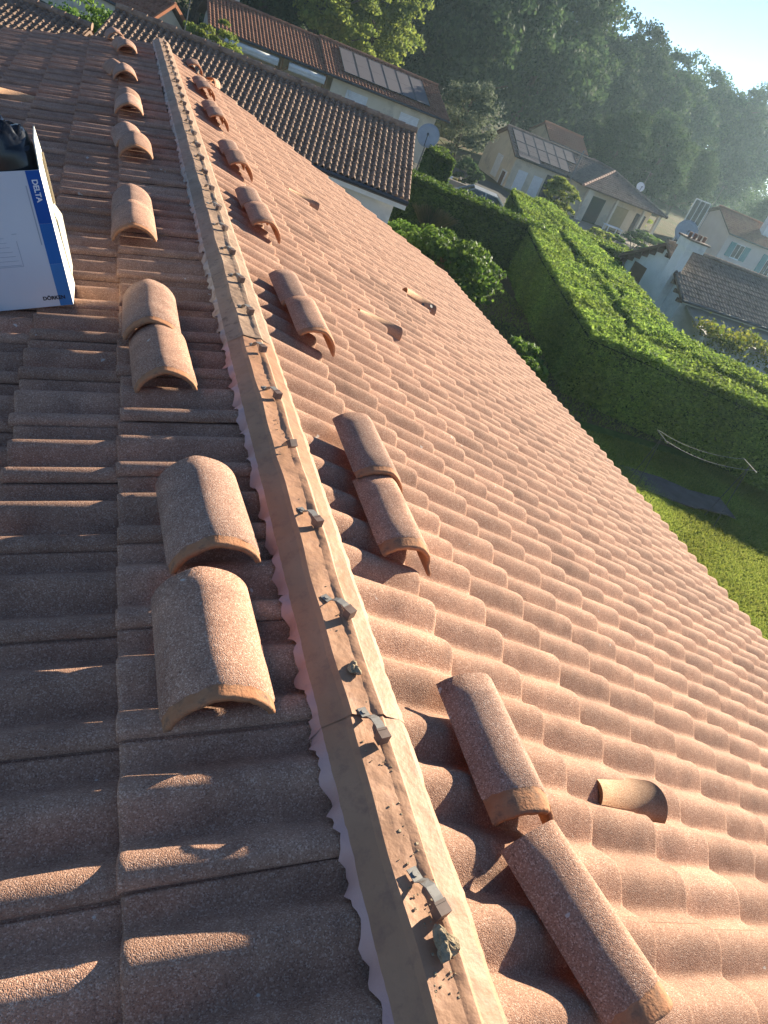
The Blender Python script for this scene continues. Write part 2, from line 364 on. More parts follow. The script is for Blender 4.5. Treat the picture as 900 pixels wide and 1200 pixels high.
WAVE_H = {1: 0.037, -1: 0.047}        # same tile on both slopes; depth differs to shape its shading contrast
def prof(u, side=1):
    """Height of the two-wave tile over its width u in 0..0.3: crests at 0.12 and 0.27, lap edge at 0.30."""
    t = (u - 0.120) / 0.15
    c = 0.5 + 0.5 * math.cos(2 * math.pi * t)
    h = WAVE_H[side] * (c ** (0.64 if side > 0 else 0.8))
    h += 0.008 * max(0.0, (u - 0.2) / 0.1)
    return h
def tile_shape(length, n=26, drop=0.024, th=0.016, clay=0.0, side=1):
    """x = down the slope (tail at x = 0, head at x = -length), y = across (u from 0 to .3), z up."""
    us = [-0.022, 0.0, 0.003, 0.0065] + [0.3 * k / n for k in range(1, n + 1)]
    xs = [-length, -length * 0.55, -0.016, -0.005, 0.0]
    if clay: xs = [-length, -length + clay * 0.7, -length + clay, -length * 0.55, -0.016, -0.005, 0.0]
    V = []; F = []; I = []
    nu = len(us)
    for x in xs:
        for u in us:
            h = prof(max(u, 0.0), side) if u >= 0 else prof(0.0, side) - 0.016
            if 0 <= u < 0.006: h -= 0.009
            z = h + drop * (1 + x / 0.30) - drop * 0.35
            if x > -0.004: z -= 0.006
            elif x > -0.006: z -= 0.002
            if clay and x < -length + clay * 0.99: z += 0.005
            V.append((x, u, z))
    nx_ = len(xs)
    for a in range(nx_ - 1):
        for k in range(nu - 1):
            F.append((a * nu + k, a * nu + k + 1, (a + 1) * nu + k + 1, (a + 1) * nu + k)[::-1]); I.append(1 if clay and a < 1 else 0)
    b = len(V)                                    # tail face
    for k, u in enumerate(us):
        v = V[(nx_ - 1) * nu + k]; V.append((v[0] - 0.002, v[1], v[2] - th))
    for k in range(nu - 1): F.append(((nx_ - 1) * nu + k, (nx_ - 1) * nu + k + 1, b + k + 1, b + k)[::-1]); I.append(0)
    b2 = len(V)                                   # lap edge and far edge
    for a in range(nx_):
        v = V[a * nu + nu - 1]; V.append((v[0], v[1] - 0.001, v[2] - th))
    for a in range(nx_ - 1): F.append((a * nu + nu - 1, (a + 1) * nu + nu - 1, b2 + a + 1, b2 + a)); I.append(0)
    return V, F, I

EL, ER = 0.308, 0.3005
SL0, SR0 = 0.474, 0.4288
YL0, YR0 = 0.6456, 1.4853 - 0.045
tiles = []          # (side, s_tail, y0, first_row)
for i in range(15):
    for k in range(-12, 35):
        y = YL0 + 0.3 * k
        if y <= Y_END + 0.03 and y - 0.3 >= Y_BEG: tiles.append((-1, SL0 + EL * i, y, i == 0))
for i in range(16):
    for k in range(-15, 33):
        y = YR0 + 0.3 * k
        if y >= Y_BEG and y + 0.3 <= Y_END + 0.12: tiles.append((1, SR0 + ER * i, y, i == 0))
def near(t):
    side, s, y, _ = t
    p = (RP if side > 0 else LP)(s, y)
    d = Vector(p) - Vector(CAM); c = [sum(RC[r][i] * d[i] for i in range(3)) for r in range(3)]
    if c[2] < 0.3: return 99 + (y < 0) * 10 - y
    px, py = 450 + 872 * c[0] / c[2], 600 + 872 * c[1] / c[2]
    if px < -130 or px > 1010 or py > 1330 or py < -10: return 90 - y
    n_ = Vector((math.sin(PR), 0, math.cos(PR))) if side > 0 else Vector((-math.sin(PL), 0, math.cos(PL)))
    cosv = max(0.05, -d.normalized().dot(n_))
    return d.length ** 2 / cosv * 0.02
tiles.sort(key=near)
V0, F0, I0 = tile_shape(0.372)
me_tile = {1: npmesh("roof_tile", V0, F0, [TILE, CLAY], I0, True), -1: npmesh("roof_tile", *tile_shape(0.372, side=-1)[:2], [TILE, CLAY], None, True)}
Vf, Ff, If = tile_shape(0.372, clay=0.075)
Vr, Fr, Ir = tile_shape(0.33, clay=0.0)
firstL = npmesh("roof_tile_first", *tile_shape(0.40, side=-1)[:2], [TILE, CLAY], None, True)
firstR = npmesh("roof_tile_first", Vf, Ff, [TILE, CLAY], If, True)
def tile_matrix(t):
    side, s, y, first = t
    g = random.Random(hash((side, round(s, 3), round(y, 3))))
    Mx = frame(side, s + g.gauss(0, 0.0032), y, g.uniform(-0.0015, 0.0028), g.gauss(0, 0.0045))
    if side < 0: Mx = Mx @ Matrix.Rotation(math.pi, 4, 'Z')      # tail looks down the left slope, lap edge towards -Y
    return Mx
shared = {}
for t in tiles[:300]:
    me = (firstR if t[0] > 0 else firstL) if t[3] else me_tile[t[0]]
    o = bpy.data.objects.new("roof_tile", me); COL.objects.link(o); o.parent = house
    o.matrix_local = HB @ tile_matrix(t)
# the remaining tiles, joined
lowV = {}
def low(length, first, side):
    k = (length, first, side)
    if k not in lowV: lowV[k] = tile_shape(length, n=12, clay=0.06 if (first and side > 0) else 0.0, side=side)
    return lowV[k]
allV = []; allF = []; allI = []; nb = 0
for t in tiles[300:]:
    Vt, Ft, It = low(0.372, t[3], t[0])
    Mx = np.array(tile_matrix(t)); P = np.array(Vt) @ Mx[:3, :3].T + Mx[:3, 3]
    allV.append(P); allF.append(np.array([f for f in Ft]) + nb); allI += It; nb += len(P)
o = mobj("roof_tile", npmesh("roof_tile_rest", np.concatenate(allV), np.concatenate(allF), [TILE, CLAY], allI, True), house, mat=HB)
tag(o, kind='stuff')

# ridge batten, membrane, clips
bt = MB(); bt.box(-0.034, 0.034, Y_BEG, Y_END - 0.02, 0.0, 0.058)
o = bt.build("ridge_batten", WOOD, house); o.matrix_local = HB
def surfz(side, s, y):
    """Height of the tile surface over the slope plane at a place near the ridge."""
    if side < 0: u = (YL0 - y) % 0.3
    else: u = (y - YR0) % 0.3
    return prof(u, side)
def membrane(y0, y1, seed, lift):
    g = random.Random(seed); N = int((y1 - y0) / 0.0125)
    rows = []; I = []
    bulge = [g.gauss(0, 0.0006) + 0.0012 * math.sin(k_ * 0.21 + seed) for k_ in range(N + 1)]
    j1 = j2 = 0
    for k in range(N + 1):
        y = y0 + (y1 - y0) * k / N
        j1 = 0.55 * j1 + g.gauss(0, 0.0042); j2 = 0.6 * j2 + g.gauss(0, 0.003)
        q = math.sin(y * 9 + seed) * 0.0015 + math.sin(y * 23 + seed * 2) * 0.001
        hL = surfz(-1, 0.1, y); hR = surfz(1, 0.1, y)
        end = 0.5 + 0.5 * math.cos(min(1, min(k, N - k) / 5) * math.pi)
        tooth = abs((y * 13.7 + 0.35 * math.sin(y * 5 + seed)) % 1.0 - 0.5) * 2
        L1 = LP(0.094 + j1 * 0.9 + 0.016 * (tooth - 0.4) * (hL < 0.03), y, max(hL * 0.8, 0.004) + 0.005)
        L2 = LP(0.077 + j1 * 0.15, y, 0.047 + 0.05 * hL + bulge[k])
        r = [L1, L2, Vector((-0.046 + q, y, 0.054 + q + lift)), Vector((-0.036 + q, y, 0.0655 + lift + q)), Vector((-0.012, y, 0.0635 + lift + bulge[k])),
             Vector((0.014 + q, y, 0.063 + lift + bulge[k] * 1.4)), Vector((0.024 + q, y, 0.0665 + lift)), Vector((0.036 + q, y, 0.066 + lift + end * 0.002)),
             Vector((0.043 + q * 2, y, 0.0605 + lift)), RP(0.062 + j2 * 0.15, y, 0.077 + 0.03 * hR), RP(0.079 + j2 * 0.5, y, 0.071 + 0.08 * hR)]
        rows.append(r)
    V = []; F = []
    for a0, a1, mi in ((0, 1, 1), (1, 2, 0), (2, 3, 0), (3, 5, 0), (5, 7, 0), (7, 8, 0), (8, 9, 0), (9, 10, 0)):
        b0 = len(V); w_n = a1 - a0 + 1
        for r in rows: V += [tuple(v) for v in r[a0:a1 + 1]]
        for k in range(N):
            for a in range(w_n - 1):
                F.append((b0 + k * w_n + a, b0 + (k + 1) * w_n + a, b0 + (k + 1) * w_n + a + 1, b0 + k * w_n + a + 1)[::-1]); I.append(mi)
    return npmesh("ridge_membrane", V, F, [MEMB2, PLEAT2] if y0 > 2.6 else [MEMB, PLEAT], I, True)
seams = [-2.2, -1.2, -0.2, 0.935, 1.86, 2.72, 3.62, 4.5, 5.4, 6.3, 7.2, 8.1, 9.0, 9.9, Y_END]
for k in range(len(seams) - 1):
    o = mobj("ridge_membrane", membrane(seams[k] - (0.035 if k else 0), seams[k + 1], k + 3, 0.0016 * (k % 2) + 0.0006 * k), house, mat=HB)
    pass

def strip(pts, w):
    """A bent metal strip along pts in the local y-z plane, width w along x."""
    V = []; F = []; n = len(pts); th = 0.0018
    for (y, z) in pts: V += [(-w / 2, y, z), (w / 2, y, z), (-w / 2, y, z + th), (w / 2, y, z + th)]
    for k in range(n - 1):
        a, b = 4 * k, 4 * k + 4
        F += [(a, a + 1, b + 1, b), (a + 2, b + 2, b + 3, a + 3), (a, b, b + 2, a + 2), (a + 1, a + 3, b + 3, b + 1)]
    F += [(0, 2, 3, 1), (4 * n - 4, 4 * n - 3, 4 * n - 1, 4 * n - 2)]
    return V, F
cv, cf = strip([(0.050, 0.0), (0.030, 0.0015), (0.024, 0.012), (0.012, 0.020), (-0.004, 0.0215), (-0.014, 0.0205)], 0.017)
me_clip = npmesh("clip_strip", cv, cf, STEEL)
hb = MB(); hb.box(-0.010, 0.0105, -0.030, -0.0135, 0.003, 0.0225); hb.box(-0.0102, 0.0107, -0.0145, -0.010, 0.0195, 0.0232)
me_hook = hb.mesh("clip_hook", CLIPB)
sc_ = MB(); sc_.tube([(0, 0.040, 0.001), (0, 0.040, 0.0045)], 0.0048, 8)
me_screw = sc_.mesh("clip_screw", STEEL)
Yc, dc = 0.5099, 0.3447
gcl = random.Random(5)
for k in range(0, 31):
    y = Yc + dc * k
    if y > Y_END - 0.05: break
    yaw = gcl.gauss(0, 0.12) + 0.45
    pitch = gcl.gauss(0, 0.05)
    if k == 4: pitch = 0.9
    if k == 1: yaw = 0.25
    Mx = Matrix.Translation((0.010 + gcl.gauss(0, 0.002), y + 0.005, 0.0665 + 0.0006 * k * 0.38 + 0.001)) @ Matrix.Rotation(yaw, 4, 'Z') @ Matrix.Rotation(-pitch, 4, 'X')
    sz = 1.18
    o = mobj("ridge_clip", me_clip, house, mat=HB @ Mx @ Matrix.Scale(sz, 4))
    h = mobj("clip_hook", me_hook, o); s2 = mobj("clip_screw", me_screw, o)

# vents: half-round hoods on the slope
def hood(length, r0, r1, th=0.012, n=16, ang=R_(80)):
    V = []; F = []
    for x, r in ((0, r0), (length * 0.5, r0 + (r1 - r0) * 0.6), (length, r1)):
        for k in range(n + 1):
            t = -ang + 2 * ang * k / n
            V.append((x, r * math.sin(t), r * math.cos(t) - r * math.cos(ang)))
    m = n + 1
    for a in range(2):
        for k in range(n): F.append((a * m + k, (a + 1) * m + k, (a + 1) * m + k + 1, a * m + k + 1))
    b = len(V)
    for a, (x, r) in enumerate(((0, r0), (length, r1))):
        for k in range(n + 1):
            t = -ang + 2 * ang * k / n
            V.append((x, (r - th) * math.sin(t), (r - th) * math.cos(t) - r * math.cos(ang)))
    for k in range(n):
        F.append((2 * m + k, 2 * m + k + 1, b + m + k + 1, b + m + k)); F.append((k, b + k, b + k + 1, k + 1))
        F.append((b + k, b + m + k, b + m + k + 1, b + k + 1))
    return V, F
def vent(side, s, y, length, r0, r1, hh, holes=False, tilt=0.0, closed=True):
    V, F = hood(length, r0, r1)
    Mx = frame(side, s, y, hh)
    if side < 0: Mx = Mx @ Matrix.Rotation(math.pi, 4, 'Z')
    Mx = Mx @ Matrix.Rotation(tilt, 4, 'Y')
    o = mobj("vent_tile", npmesh("vent_tile", V, F, VENT, smooth=True), house, mat=HB @ Mx)
    if closed:
        fb = MB(); n = 14; zc = r1 * math.cos(R_(80))
        pts = [(length - 0.012, (r1 - 0.005) * math.sin(-1.39 + 2.78 * k / n), (r1 - 0.005) * math.cos(-1.39 + 2.78 * k / n) - zc) for k in range(n + 1)]
        m = n + 1
        fb.add(pts + [(p[0] - 0.01, p[1], p[2]) for p in pts], [tuple(range(m)), tuple(range(2 * m - 1, m - 1, -1))])
        mobj("vent_face", fb.mesh("vent_face", VENT), o)
    if holes:
        for (xx, an) in ((0.20, -1.05), (0.27, -1.15), (0.29, -0.62)):
            rr = (r0 + (r1 - r0) * (0.6 + 0.4 * max(0, xx / length - 0.5) / 0.5)); zc = rr * math.cos(R_(80)); d = Vector((0, math.sin(an), math.cos(an)))
            c = Vector((xx, 0, -zc)) + d * (rr - 0.004)
            hm = MB(); hm.tube([c, c + d * 0.007], 0.017, 12)  # dark disc standing in for the shade inside a hole
            mobj("vent_hole_shade", hm.mesh("vent_hole_shade", DARKG), o)
    return o
vent(1, 0.885, 0.925, 0.29, 0.056, 0.080, -0.008, tilt=-0.05, closed=False)
vent(1, 1.12, 4.46, 0.33, 0.035, 0.085, 0.011, tilt=-0.05)
vent(1, 2.30, 6.40, 0.36, 0.068, 0.10, 0.016, holes=True)
vent(1, 1.12, 7.2, 0.32, 0.035, 0.085, 0.011, tilt=-0.05)
vent(-1, 1.02, 7.0, 0.34, 0.035, 0.095, 0.011, tilt=-0.05)

# eave gutter and verge board
gt = MB()
for side, P in ((1, RP), (-1, LP)):
    pts = []
    e = P(4.97 if side > 0 else 4.83, 0, -0.07); n = 8
    prof_ = [(0.06 * math.cos(t), 0.06 * math.sin(t)) for t in [math.pi + math.pi * k / n for k in range(n + 1)]]
    ring = [(e.x + side * 0.02 + a, e.z + b) for a, b in prof_] + [(e.x + side * 0.02 + a * 0.93, e.z + b * 0.93) for a, b in prof_[::-1]]
    V = [(a, yv, b) for yv in (Y_BEG, Y_END) for a, b in ring]; m = len(ring)
    gt.add(V, [(k, (k + 1) % m, m + (k + 1) % m, m + k) for k in range(m)] + [tuple(range(m)), tuple(range(2 * m - 1, m - 1, -1))])
o = gt.build("gutter", flat("zinc", (0.25, 0.22, 0.2), 0.5, 0.5), house); o.matrix_local = HB
vb = MB()
for P in (RP, LP):
    a = [P(0.1, Y_END - 0.02, 0.0), P(4.85, Y_END - 0.02, 0.0), P(4.85, Y_END - 0.02, -0.16), P(0.1, Y_END - 0.02, -0.16)]
    b = [p + Vector((0, -0.025, 0)) for p in a]
    vb.add(a + b, [(0, 3, 2, 1), (4, 5, 6, 7), (0, 1, 5, 4), (1, 2, 6, 5), (2, 3, 7, 6), (3, 0, 4, 7)])
o = vb.build("verge_board", WOOD, house); o.matrix_local = HB

# ------------------------------------------------------------------ loose ridge tiles resting on the slopes
def ridge_tile_mesh(seed, chip=0, var=0, length=0.375, w=0.106, hgt=0.078):
    """Barrel with a softly pointed crown; y = 0 front (bare clay lip), y = length back; base at z = 0."""
    g = random.Random(seed); n = 22; th = 0.012
    ll = {4: 0.052, 5: 0.040}.get(var, 0.026)
    ys = [0.0, 0.006, ll, ll + 0.004, ll + 0.010, 0.12, 0.22, 0.31, length]; lipl = (ll - 0.001, ll + 0.006)
    lip = [0.0055, 0.0045, 0.004, 0.003, 0, 0, 0, 0, 0]
    def sec(k, inset, taper):
        t = -1 + 2 * k / n
        a = t * R_(74)
        R0 = w / math.sin(R_(74))
        x = R0 * math.sin(a); z = (math.cos(a) - math.cos(R_(74))) / (1 - math.cos(R_(74))) * hgt
        z += 0.006 * max(0, 1 - abs(t) * 3.2)
        return (x * (1 - inset / w) * taper, max(0.0, z * (1 - inset / hgt)))
    V = []; F = []; I = []; m = n + 1
    for r, y in enumerate(ys):
        tp = 1.0 - 0.04 * y / length
        for k in range(m):
            x, z = sec(k, lip[r], tp)
            jy = g.gauss(0, 0.0008) if y == 0 else (g.gauss(0, 0.0016) if lipl[0] < y < lipl[1] else 0)
            yy = y + jy
            if chip == 1 and y < 0.05 and 13 <= k <= 18: yy += (0.05 - y) * (0.65 if k in (14, 15, 16, 17) else 0.3)
            if chip == 2 and y < 0.05 and 16 <= k <= 20: yy += (0.05 - y) * 0.5
            V.append((x, yy, z))
    for r in range(len(ys) - 1):
        for k in range(n): F.append((r * m + k, r * m + k + 1, (r + 1) * m + k + 1, (r + 1) * m + k)); I.append(1 if r < 3 else 0)
    b = len(V)
    inner = [0, length * 0.5, length]
    for r, y in enumerate(inner):
        tp = 1.0 - 0.04 * y / length
        for k in range(m):
            x, z = sec(k, th + (0.006 if r == 0 else 0), tp)
            yy = V[k][1] if r == 0 else y
            V.append((x, yy, z if k not in (0, n) else 0.0))
    for r in range(2):
        for k in range(n): F.append((b + r * m + k, b + (r + 1) * m + k, b + (r + 1) * m + k + 1, b + r * m + k + 1)); I.append(1)
    for k in range(n): F.append((k, b + k, b + k + 1, k + 1)); I.append(1)
    e = (len(ys) - 1) * m; e2 = b + 2 * m
    for k in range(n): F.append((e + k, e + k + 1, e2 + k + 1, e2 + k)); I.append(1)
    return npmesh("ridge_tile", V, F, [RIDGE_B if seed % 2 else RIDGE, CLAY], I, True)
RT = [ridge_tile_mesh(s) for s in range(4)] + [ridge_tile_mesh(11, 1, 4), ridge_tile_mesh(12, 2, 5)]
GRP_L = "ridge tiles laid on the shaded slope"; GRP_R = "ridge tiles laid on the sunlit slope"
def ridge_tile(side, s, y, yaw, h, var, label, tilt=0.0):
    """s, y: middle of the front edge."""
    o = mobj("ridge_tile", RT[var])
    o.matrix_world = frame(side, s, y, h, yaw) @ Matrix.Rotation(tilt, 4, 'X')
    tag(o, label, "ridge tile", GRP_L if side < 0 else GRP_R)
    return o
HC = 0.042 + 0.016
up = 0.020; TL = up / 0.375
LT = [
    (0.276, 0.936, 0.03, HC, 0, 0, "large ridge tile on the shaded slope, nearest of its row"),
    (0.240, 1.392, 0.06, HC, 1, 0, "second nearest ridge tile of the shaded row, standing apart from its neighbour"),
    (0.319, 2.285, 0.04, HC, 2, 0, "lower ridge tile of the tucked pair beside the cardboard box, front half"),
    (0.352, 2.635, 0.0, HC + up, 3, 0, "upper ridge tile of the pair beside the cardboard box, its lip over the other"),
    (0.399, 3.68, 0.0, HC + up, 0, 0, "front ridge tile of the pair level with the top of the cardboard box"),
    (0.401, 4.03, 0.01, HC, 1, 0, "rear ridge tile of the pair level with the box top, tucked beneath its front tile"),
    (0.368, 5.18, 0.0, HC + up, 2, 0, "front ridge tile of the third pair on the shaded slope, beyond the box flap"),
    (0.385, 5.53, 0.10, HC, 3, 0, "rear ridge tile of the third pair on the shaded slope, turned a little outwards"),
    (0.397, 6.43, 0.0, HC + up, 1, 0, "front ridge tile of the fourth pair counted up the shaded slope"),
    (0.402, 6.78, 0.0, HC, 2, 0, "rear ridge tile of the fourth pair on the shaded slope, behind the notched edge"),
    (0.413, 7.84, 0.03, HC + up, 3, 0, "front ridge tile of the skewed fifth pair far up the shaded slope"),
    (0.440, 8.18, 0.22, HC, 0, 0, "skewed rear ridge tile of the fifth pair, swung out to the verge side"),
    (0.390, 9.42, 0.0, HC + up, 1, 0, "front ridge tile of the last pair near the far verge of the shaded slope"),
    (0.405, 9.77, 0.12, HC, 2, 0, "rear ridge tile of the last pair near the far verge of the shaded slope"),
    (0.497, 10.48, 0.1, HC, 3, 0, "farthest ridge tile of the shaded row, single, at the far verge"),
]
for k, (s, y, yaw, h, v, tl, lab) in enumerate(LT):
    ro = ridge_tile(-1, s, y, yaw, h + 0.006, v, lab)
    if k < 2: ro.scale = (1.10, 1.0, 1.04)
RTL = [
    (0.505, 0.318, 0.33, HC, 5, "ridge tile at the bottom edge on the sunlit slope, turned outwards"),
    (0.400, 0.700, 0.0, HC, 4, "ridge tile with a broken front corner on the sunlit slope beside the ridge"),
    (0.392, 1.560, 0.0, HC, 5, "lower ridge tile of the nearest tucked pair on the sunlit slope, chipped lip"),
    (0.390, 1.925, 0.0, HC + up, 1, "upper ridge tile of the nearest tucked pair on the sunlit slope, lip over the other"),
    (0.397, 3.020, 0.0, HC + up, 2, "front ridge tile of the sunlit pair just above the cone shaped vent"),
    (0.392, 3.380, 0.03, HC, 3, "rear ridge tile of the sunlit pair between the cone vent and the ridge clips"),
    (0.384, 4.490, 0.0, HC + up, 0, "front ridge tile of the second front-lapped pair up the sunlit slope"),
    (0.380, 4.870, 0.0, HC, 1, "rear ridge tile of the second front-lapped pair up the sunlit slope"),
    (0.405, 5.860, 0.0, HC + up, 2, "front ridge tile of the third front-lapped pair up the sunlit slope"),
    (0.402, 6.230, 0.0, HC, 3, "rear ridge tile of the third front-lapped pair up the sunlit slope"),
    (0.398, 7.420, 0.0, HC + up, 1, "front ridge tile of the fourth front-lapped pair far up the sunlit slope"),
    (0.398, 7.790, 0.0, HC, 0, "rear ridge tile of the fourth front-lapped pair far up the sunlit slope"),
    (0.410, 8.780, 0.0, HC + up, 3, "front ridge tile of the fifth front-lapped pair, second last of the sunlit row"),
    (0.410, 9.150, 0.0, HC, 2, "rear ridge tile of the fifth front-lapped pair, second last of the sunlit row"),
    (0.430, 10.40, 0.0, HC, 1, "farthest ridge tile of the sunlit row, close to the dark brown roof behind"),
    (0.640, 10.50, -0.5, HC, 0, "small looking ridge tile lying crosswise at the far verge of the sunlit slope"),
]
for s, y, yaw, h, v, lab in RTL: ro = ridge_tile(1, s - 0.028, y, yaw, h, v, lab)
ro.scale = (0.7, 0.55, 0.8)

# ------------------------------------------------------------------ crumbs of mortar
def lump(x, y, z, r, seed, label):
    g = np.random.default_rng(seed)
    V = []; F = []; nu, nv = 14, 9
    for j in range(nv + 1):
        for i in range(nu):
            a = 2 * math.pi * i / nu; b = math.pi * j / nv
            k = r * (0.8 + 0.25 * math.sin(3 * a + seed) * math.sin(b) + g.uniform(-0.16, 0.16) * (0 < j < nv))
            V.append((k * math.sin(b) * math.cos(a) * 0.8, k * math.sin(b) * math.sin(a) * 1.15, r * 0.42 + 0.55 * k * math.cos(b)))
    for j in range(nv):
        for i in range(nu): F.append((j * nu + i, (j + 1) * nu + i, (j + 1) * nu + (i + 1) % nu, j * nu + (i + 1) % nu))
    o = mobj("mortar_lump", npmesh("mortar_lump", V, F, MORTAR, smooth=False)); o.location = (x, y, z)
    return tag(o, label, "mortar lump", "mortar lumps on the ridge")
lump(0.010, 0.440, 0.066, 0.029, 2, "dark crumbly lump of old mortar below the nearest ridge clip")
lump(0.000, 1.02, 0.067, 0.020, 4, "small round lump of grey mortar on the ridge just before a membrane seam")
g = np.random.default_rng(9)
cv_ = MB()
for k in range(130):
    y = 0.25 + (abs(g.normal(0, 1)) * 3.2 if k % 3 else g.normal(0.25, 0.12)); x = g.uniform(-0.03, 0.034) if k % 4 else g.uniform(-0.03, 0.02); r = g.uniform(0.0006, 0.0017) * (1.6 if k % 9 == 0 else 1)
    if y > Y_END or y < 0.2: continue
    cv_.box(x - r, x + r, y - r, y + r, 0.0655, 0.0665 + 0.0006 * y + r * 0.5)
o = cv_.build("mortar_crumbs", MORTAR); tag(o, "dark crumbs of mortar and dirt scattered along the ridge membrane", "crumbs", kind='stuff')

# ------------------------------------------------------------------ cardboard box with the roll in its bag
CARD_W = mat_noise("card_white_shaded", (0.60, 0.62, 0.66), (0.66, 0.68, 0.71), 3, 0.55, 0.3)  # white front card with its bluish shade put into the colour
CARD_S = mat_noise("card_white_sunlit", (0.74, 0.72, 0.60), (0.80, 0.78, 0.67), 4, 0.7, 0.2)  # the same white card with warm sunlight put into the colour
CARD_IN = flat("card_inside", (0.42, 0.33, 0.22), 0.85)
BLUE1 = flat("print_blue", (0.006, 0.085, 0.36), 0.45)
BLUE2 = flat("print_blue_mid", (0.02, 0.14, 0.42), 0.45)
BLUE3 = flat("print_blue_pale", (0.05, 0.20, 0.47), 0.45)
INK = flat("print_black", (0.015, 0.015, 0.02), 0.5)
INKG = flat("print_grey", (0.36, 0.40, 0.46), 0.5)
WHITEP = flat("print_white", (0.8, 0.82, 0.85), 0.5)
FILM = flat("clear_film", (0.70, 0.66, 0.55), 0.25, 0.6)
BAG = mat_noise("black_film", (0.006, 0.007, 0.009), (0.012, 0.013, 0.016), 10, 0.22, 0.6)
BW, BD, BHt = 0.46, 0.205, 0.50
bx0 = frame(-1, 0.640, 3.02, 0.056, R_(1.0)) @ Matrix.Rotation(R_(-5.5), 4, 'Y')
box = empty("cardboard_box", (0, 0, 0), 0, "white cardboard box with a blue side stripe, open on top, standing on the shaded slope", "box")
box.matrix_world = bx0
# local: x from -BW to 0 (right edge at 0), y from 0 (printed front) to BD, z up
t = 0.004
def panel(name, m, *b): return MB().box(*b).build(name, m, box)
panel("front_panel", CARD_W, -BW, 0, 0, t, 0, BHt)
panel("back_panel", CARD_S, -BW, 0, BD - t, BD, 0, BHt)
panel("side_panel", CARD_S, -t, 0, t + 0.0005, BD - t - 0.0005, 0, BHt)
panel("side_panel", CARD_S, -BW, -BW + t, t + 0.0005, BD - t - 0.0005, 0, BHt)
panel("bottom_panel", CARD_IN, -BW + t, -t, t, BD - t, 0.001, 0.005)
fl = MB()
pts = [(0, 0.012, 0), (0.002, BD - 0.012, 0), (-0.004, BD - 0.02, 0.07), (0.004, BD * 0.62, 0.115), (0.000, 0.07, 0.085), (0.002, 0.03, 0.055)]
fl.add([(x - 0.004, y, BHt + z) for x, y, z in pts] + [(x - 0.0005, y, BHt + z) for x, y, z in pts], [tuple(range(5, -1, -1)), tuple(range(6, 12))] + [(i, (i + 1) % 6, 6 + (i + 1) % 6, 6 + i) for i in range(6)])
f_o = fl.build("top_flap", CARD_S, box); f_o.location = (0.001, 0, 0)
def decal(name, m, x0, x1, z0, z1, off=0.0006):
    return MB().box(x0, x1, -off, -0.0001, z0, z1).build(name, m, box)
sw = 0.047
decal("stripe", BLUE3, -sw - 0.001, -0.0002, 0.001, 0.165)
decal("stripe", BLUE2, -sw - 0.001, -0.0002, 0.1655, 0.315)
decal("stripe", BLUE1, -sw - 0.001, -0.0002, 0.3155, BHt - 0.0005)
decal("stripe_edge", INKG, -sw - 0.012, -sw - 0.008, 0.24, BHt - 0.05)
def text(name, s, size, m, mx, parent, bold=0.0):
    cu = bpy.data.curves.new(name, 'FONT'); cu.body = s; cu.size = size; cu.extrude = 0.0003; cu.offset = bold
    tmp = bpy.data.objects.new(name, cu); COL.objects.link(tmp)
    dg = bpy.context.evaluated_depsgraph_get(); me = bpy.data.meshes.new_from_object(tmp.evaluated_get(dg))
    bpy.data.objects.remove(tmp); me.name = name
    me.materials.clear(); me.materials.append(m)
    o = mobj(name, me, parent); o.matrix_local = mx
    return o
TF = Matrix.Rotation(math.pi / 2, 4, 'X')            # lettering that faces the viewer (-y)
text("lettering", "DELTA", 0.026, WHITEP, Matrix.Translation((-0.033, -0.0012, BHt - 0.03)) @ TF @ Matrix.Rotation(-math.pi / 2, 4, 'Z'), box, 0.0008)
text("lettering", "DÖRKEN", 0.020, INK, Matrix.Translation((-0.105, -0.0012, 0.028)) @ TF, box, 0.0006)
dr = MB(); gd = random.Random(3)
for k in range(9):                                    # the faint line drawing printed on the front
    x = -BW + 0.03 + 0.02 * k; dr.box(x, x + 0.0014, -0.0007, -0.0002, 0.03 + 0.012 * (k % 3), 0.15 + 0.01 * ((k * 5) % 4))
for k in range(7):
    z = 0.17 + 0.017 * k; dr.box(-0.24 - 0.02 * (k % 3), -0.145 - 0.006 * k, -0.0008, -0.0003, z, z + 0.0013)
dr.box(-0.30, -0.14, -0.0009, -0.0004, 0.165, 0.1665); dr.box(-0.1405, -0.139, -0.0009, -0.0004, 0.165, 0.26); dr.box(-0.15, -0.133, -0.0009, -0.0004, 0.285, 0.287)
for k in range(14):
    a = k / 14 * 2 * math.pi; dr.bar((-0.26 + 0.05 * math.cos(a), -0.0006, 0.25 + 0.035 * math.sin(a)), (-0.26 + 0.05 * math.cos(a + 0.45), -0.0006, 0.25 + 0.035 * math.sin(a + 0.45)), 0.0012, 0.0012)
dr.build("line_drawing", INKG, box)
sm = MB()
for k in range(16): sm.box(0.0003, 0.0009, 0.10 + 0.0015 * k, 0.103 + 0.0015 * k, 0.10 + 0.016 * k, 0.108 + 0.016 * k)
sm.build("small_print", INKG, box)
film = MB()
fp = [(0.002, BD * 0.80, 0.05), (0.003, BD + 0.05, 0.06), (0.012, BD + 0.02, 0.22), (0.022, BD * 0.72, 0.30), (0.010, BD * 0.45, 0.36), (0.003, BD * 0.62, 0.22)]
film.add([p for p in fp] + [(x + 0.0012, y, z) for x, y, z in fp], [tuple(range(6)), tuple(range(11, 5, -1))] + [(i, (i + 1) % 6, 6 + (i + 1) % 6, 6 + i) for i in range(6)])
film.build("film_flap", FILM, box)
MB().bar((0.004, BD * 0.72, 0.34), (0.004, BD * 0.78, BHt + 0.02), 0.012, 0.004).build("carry_slot", CARD_IN, box)
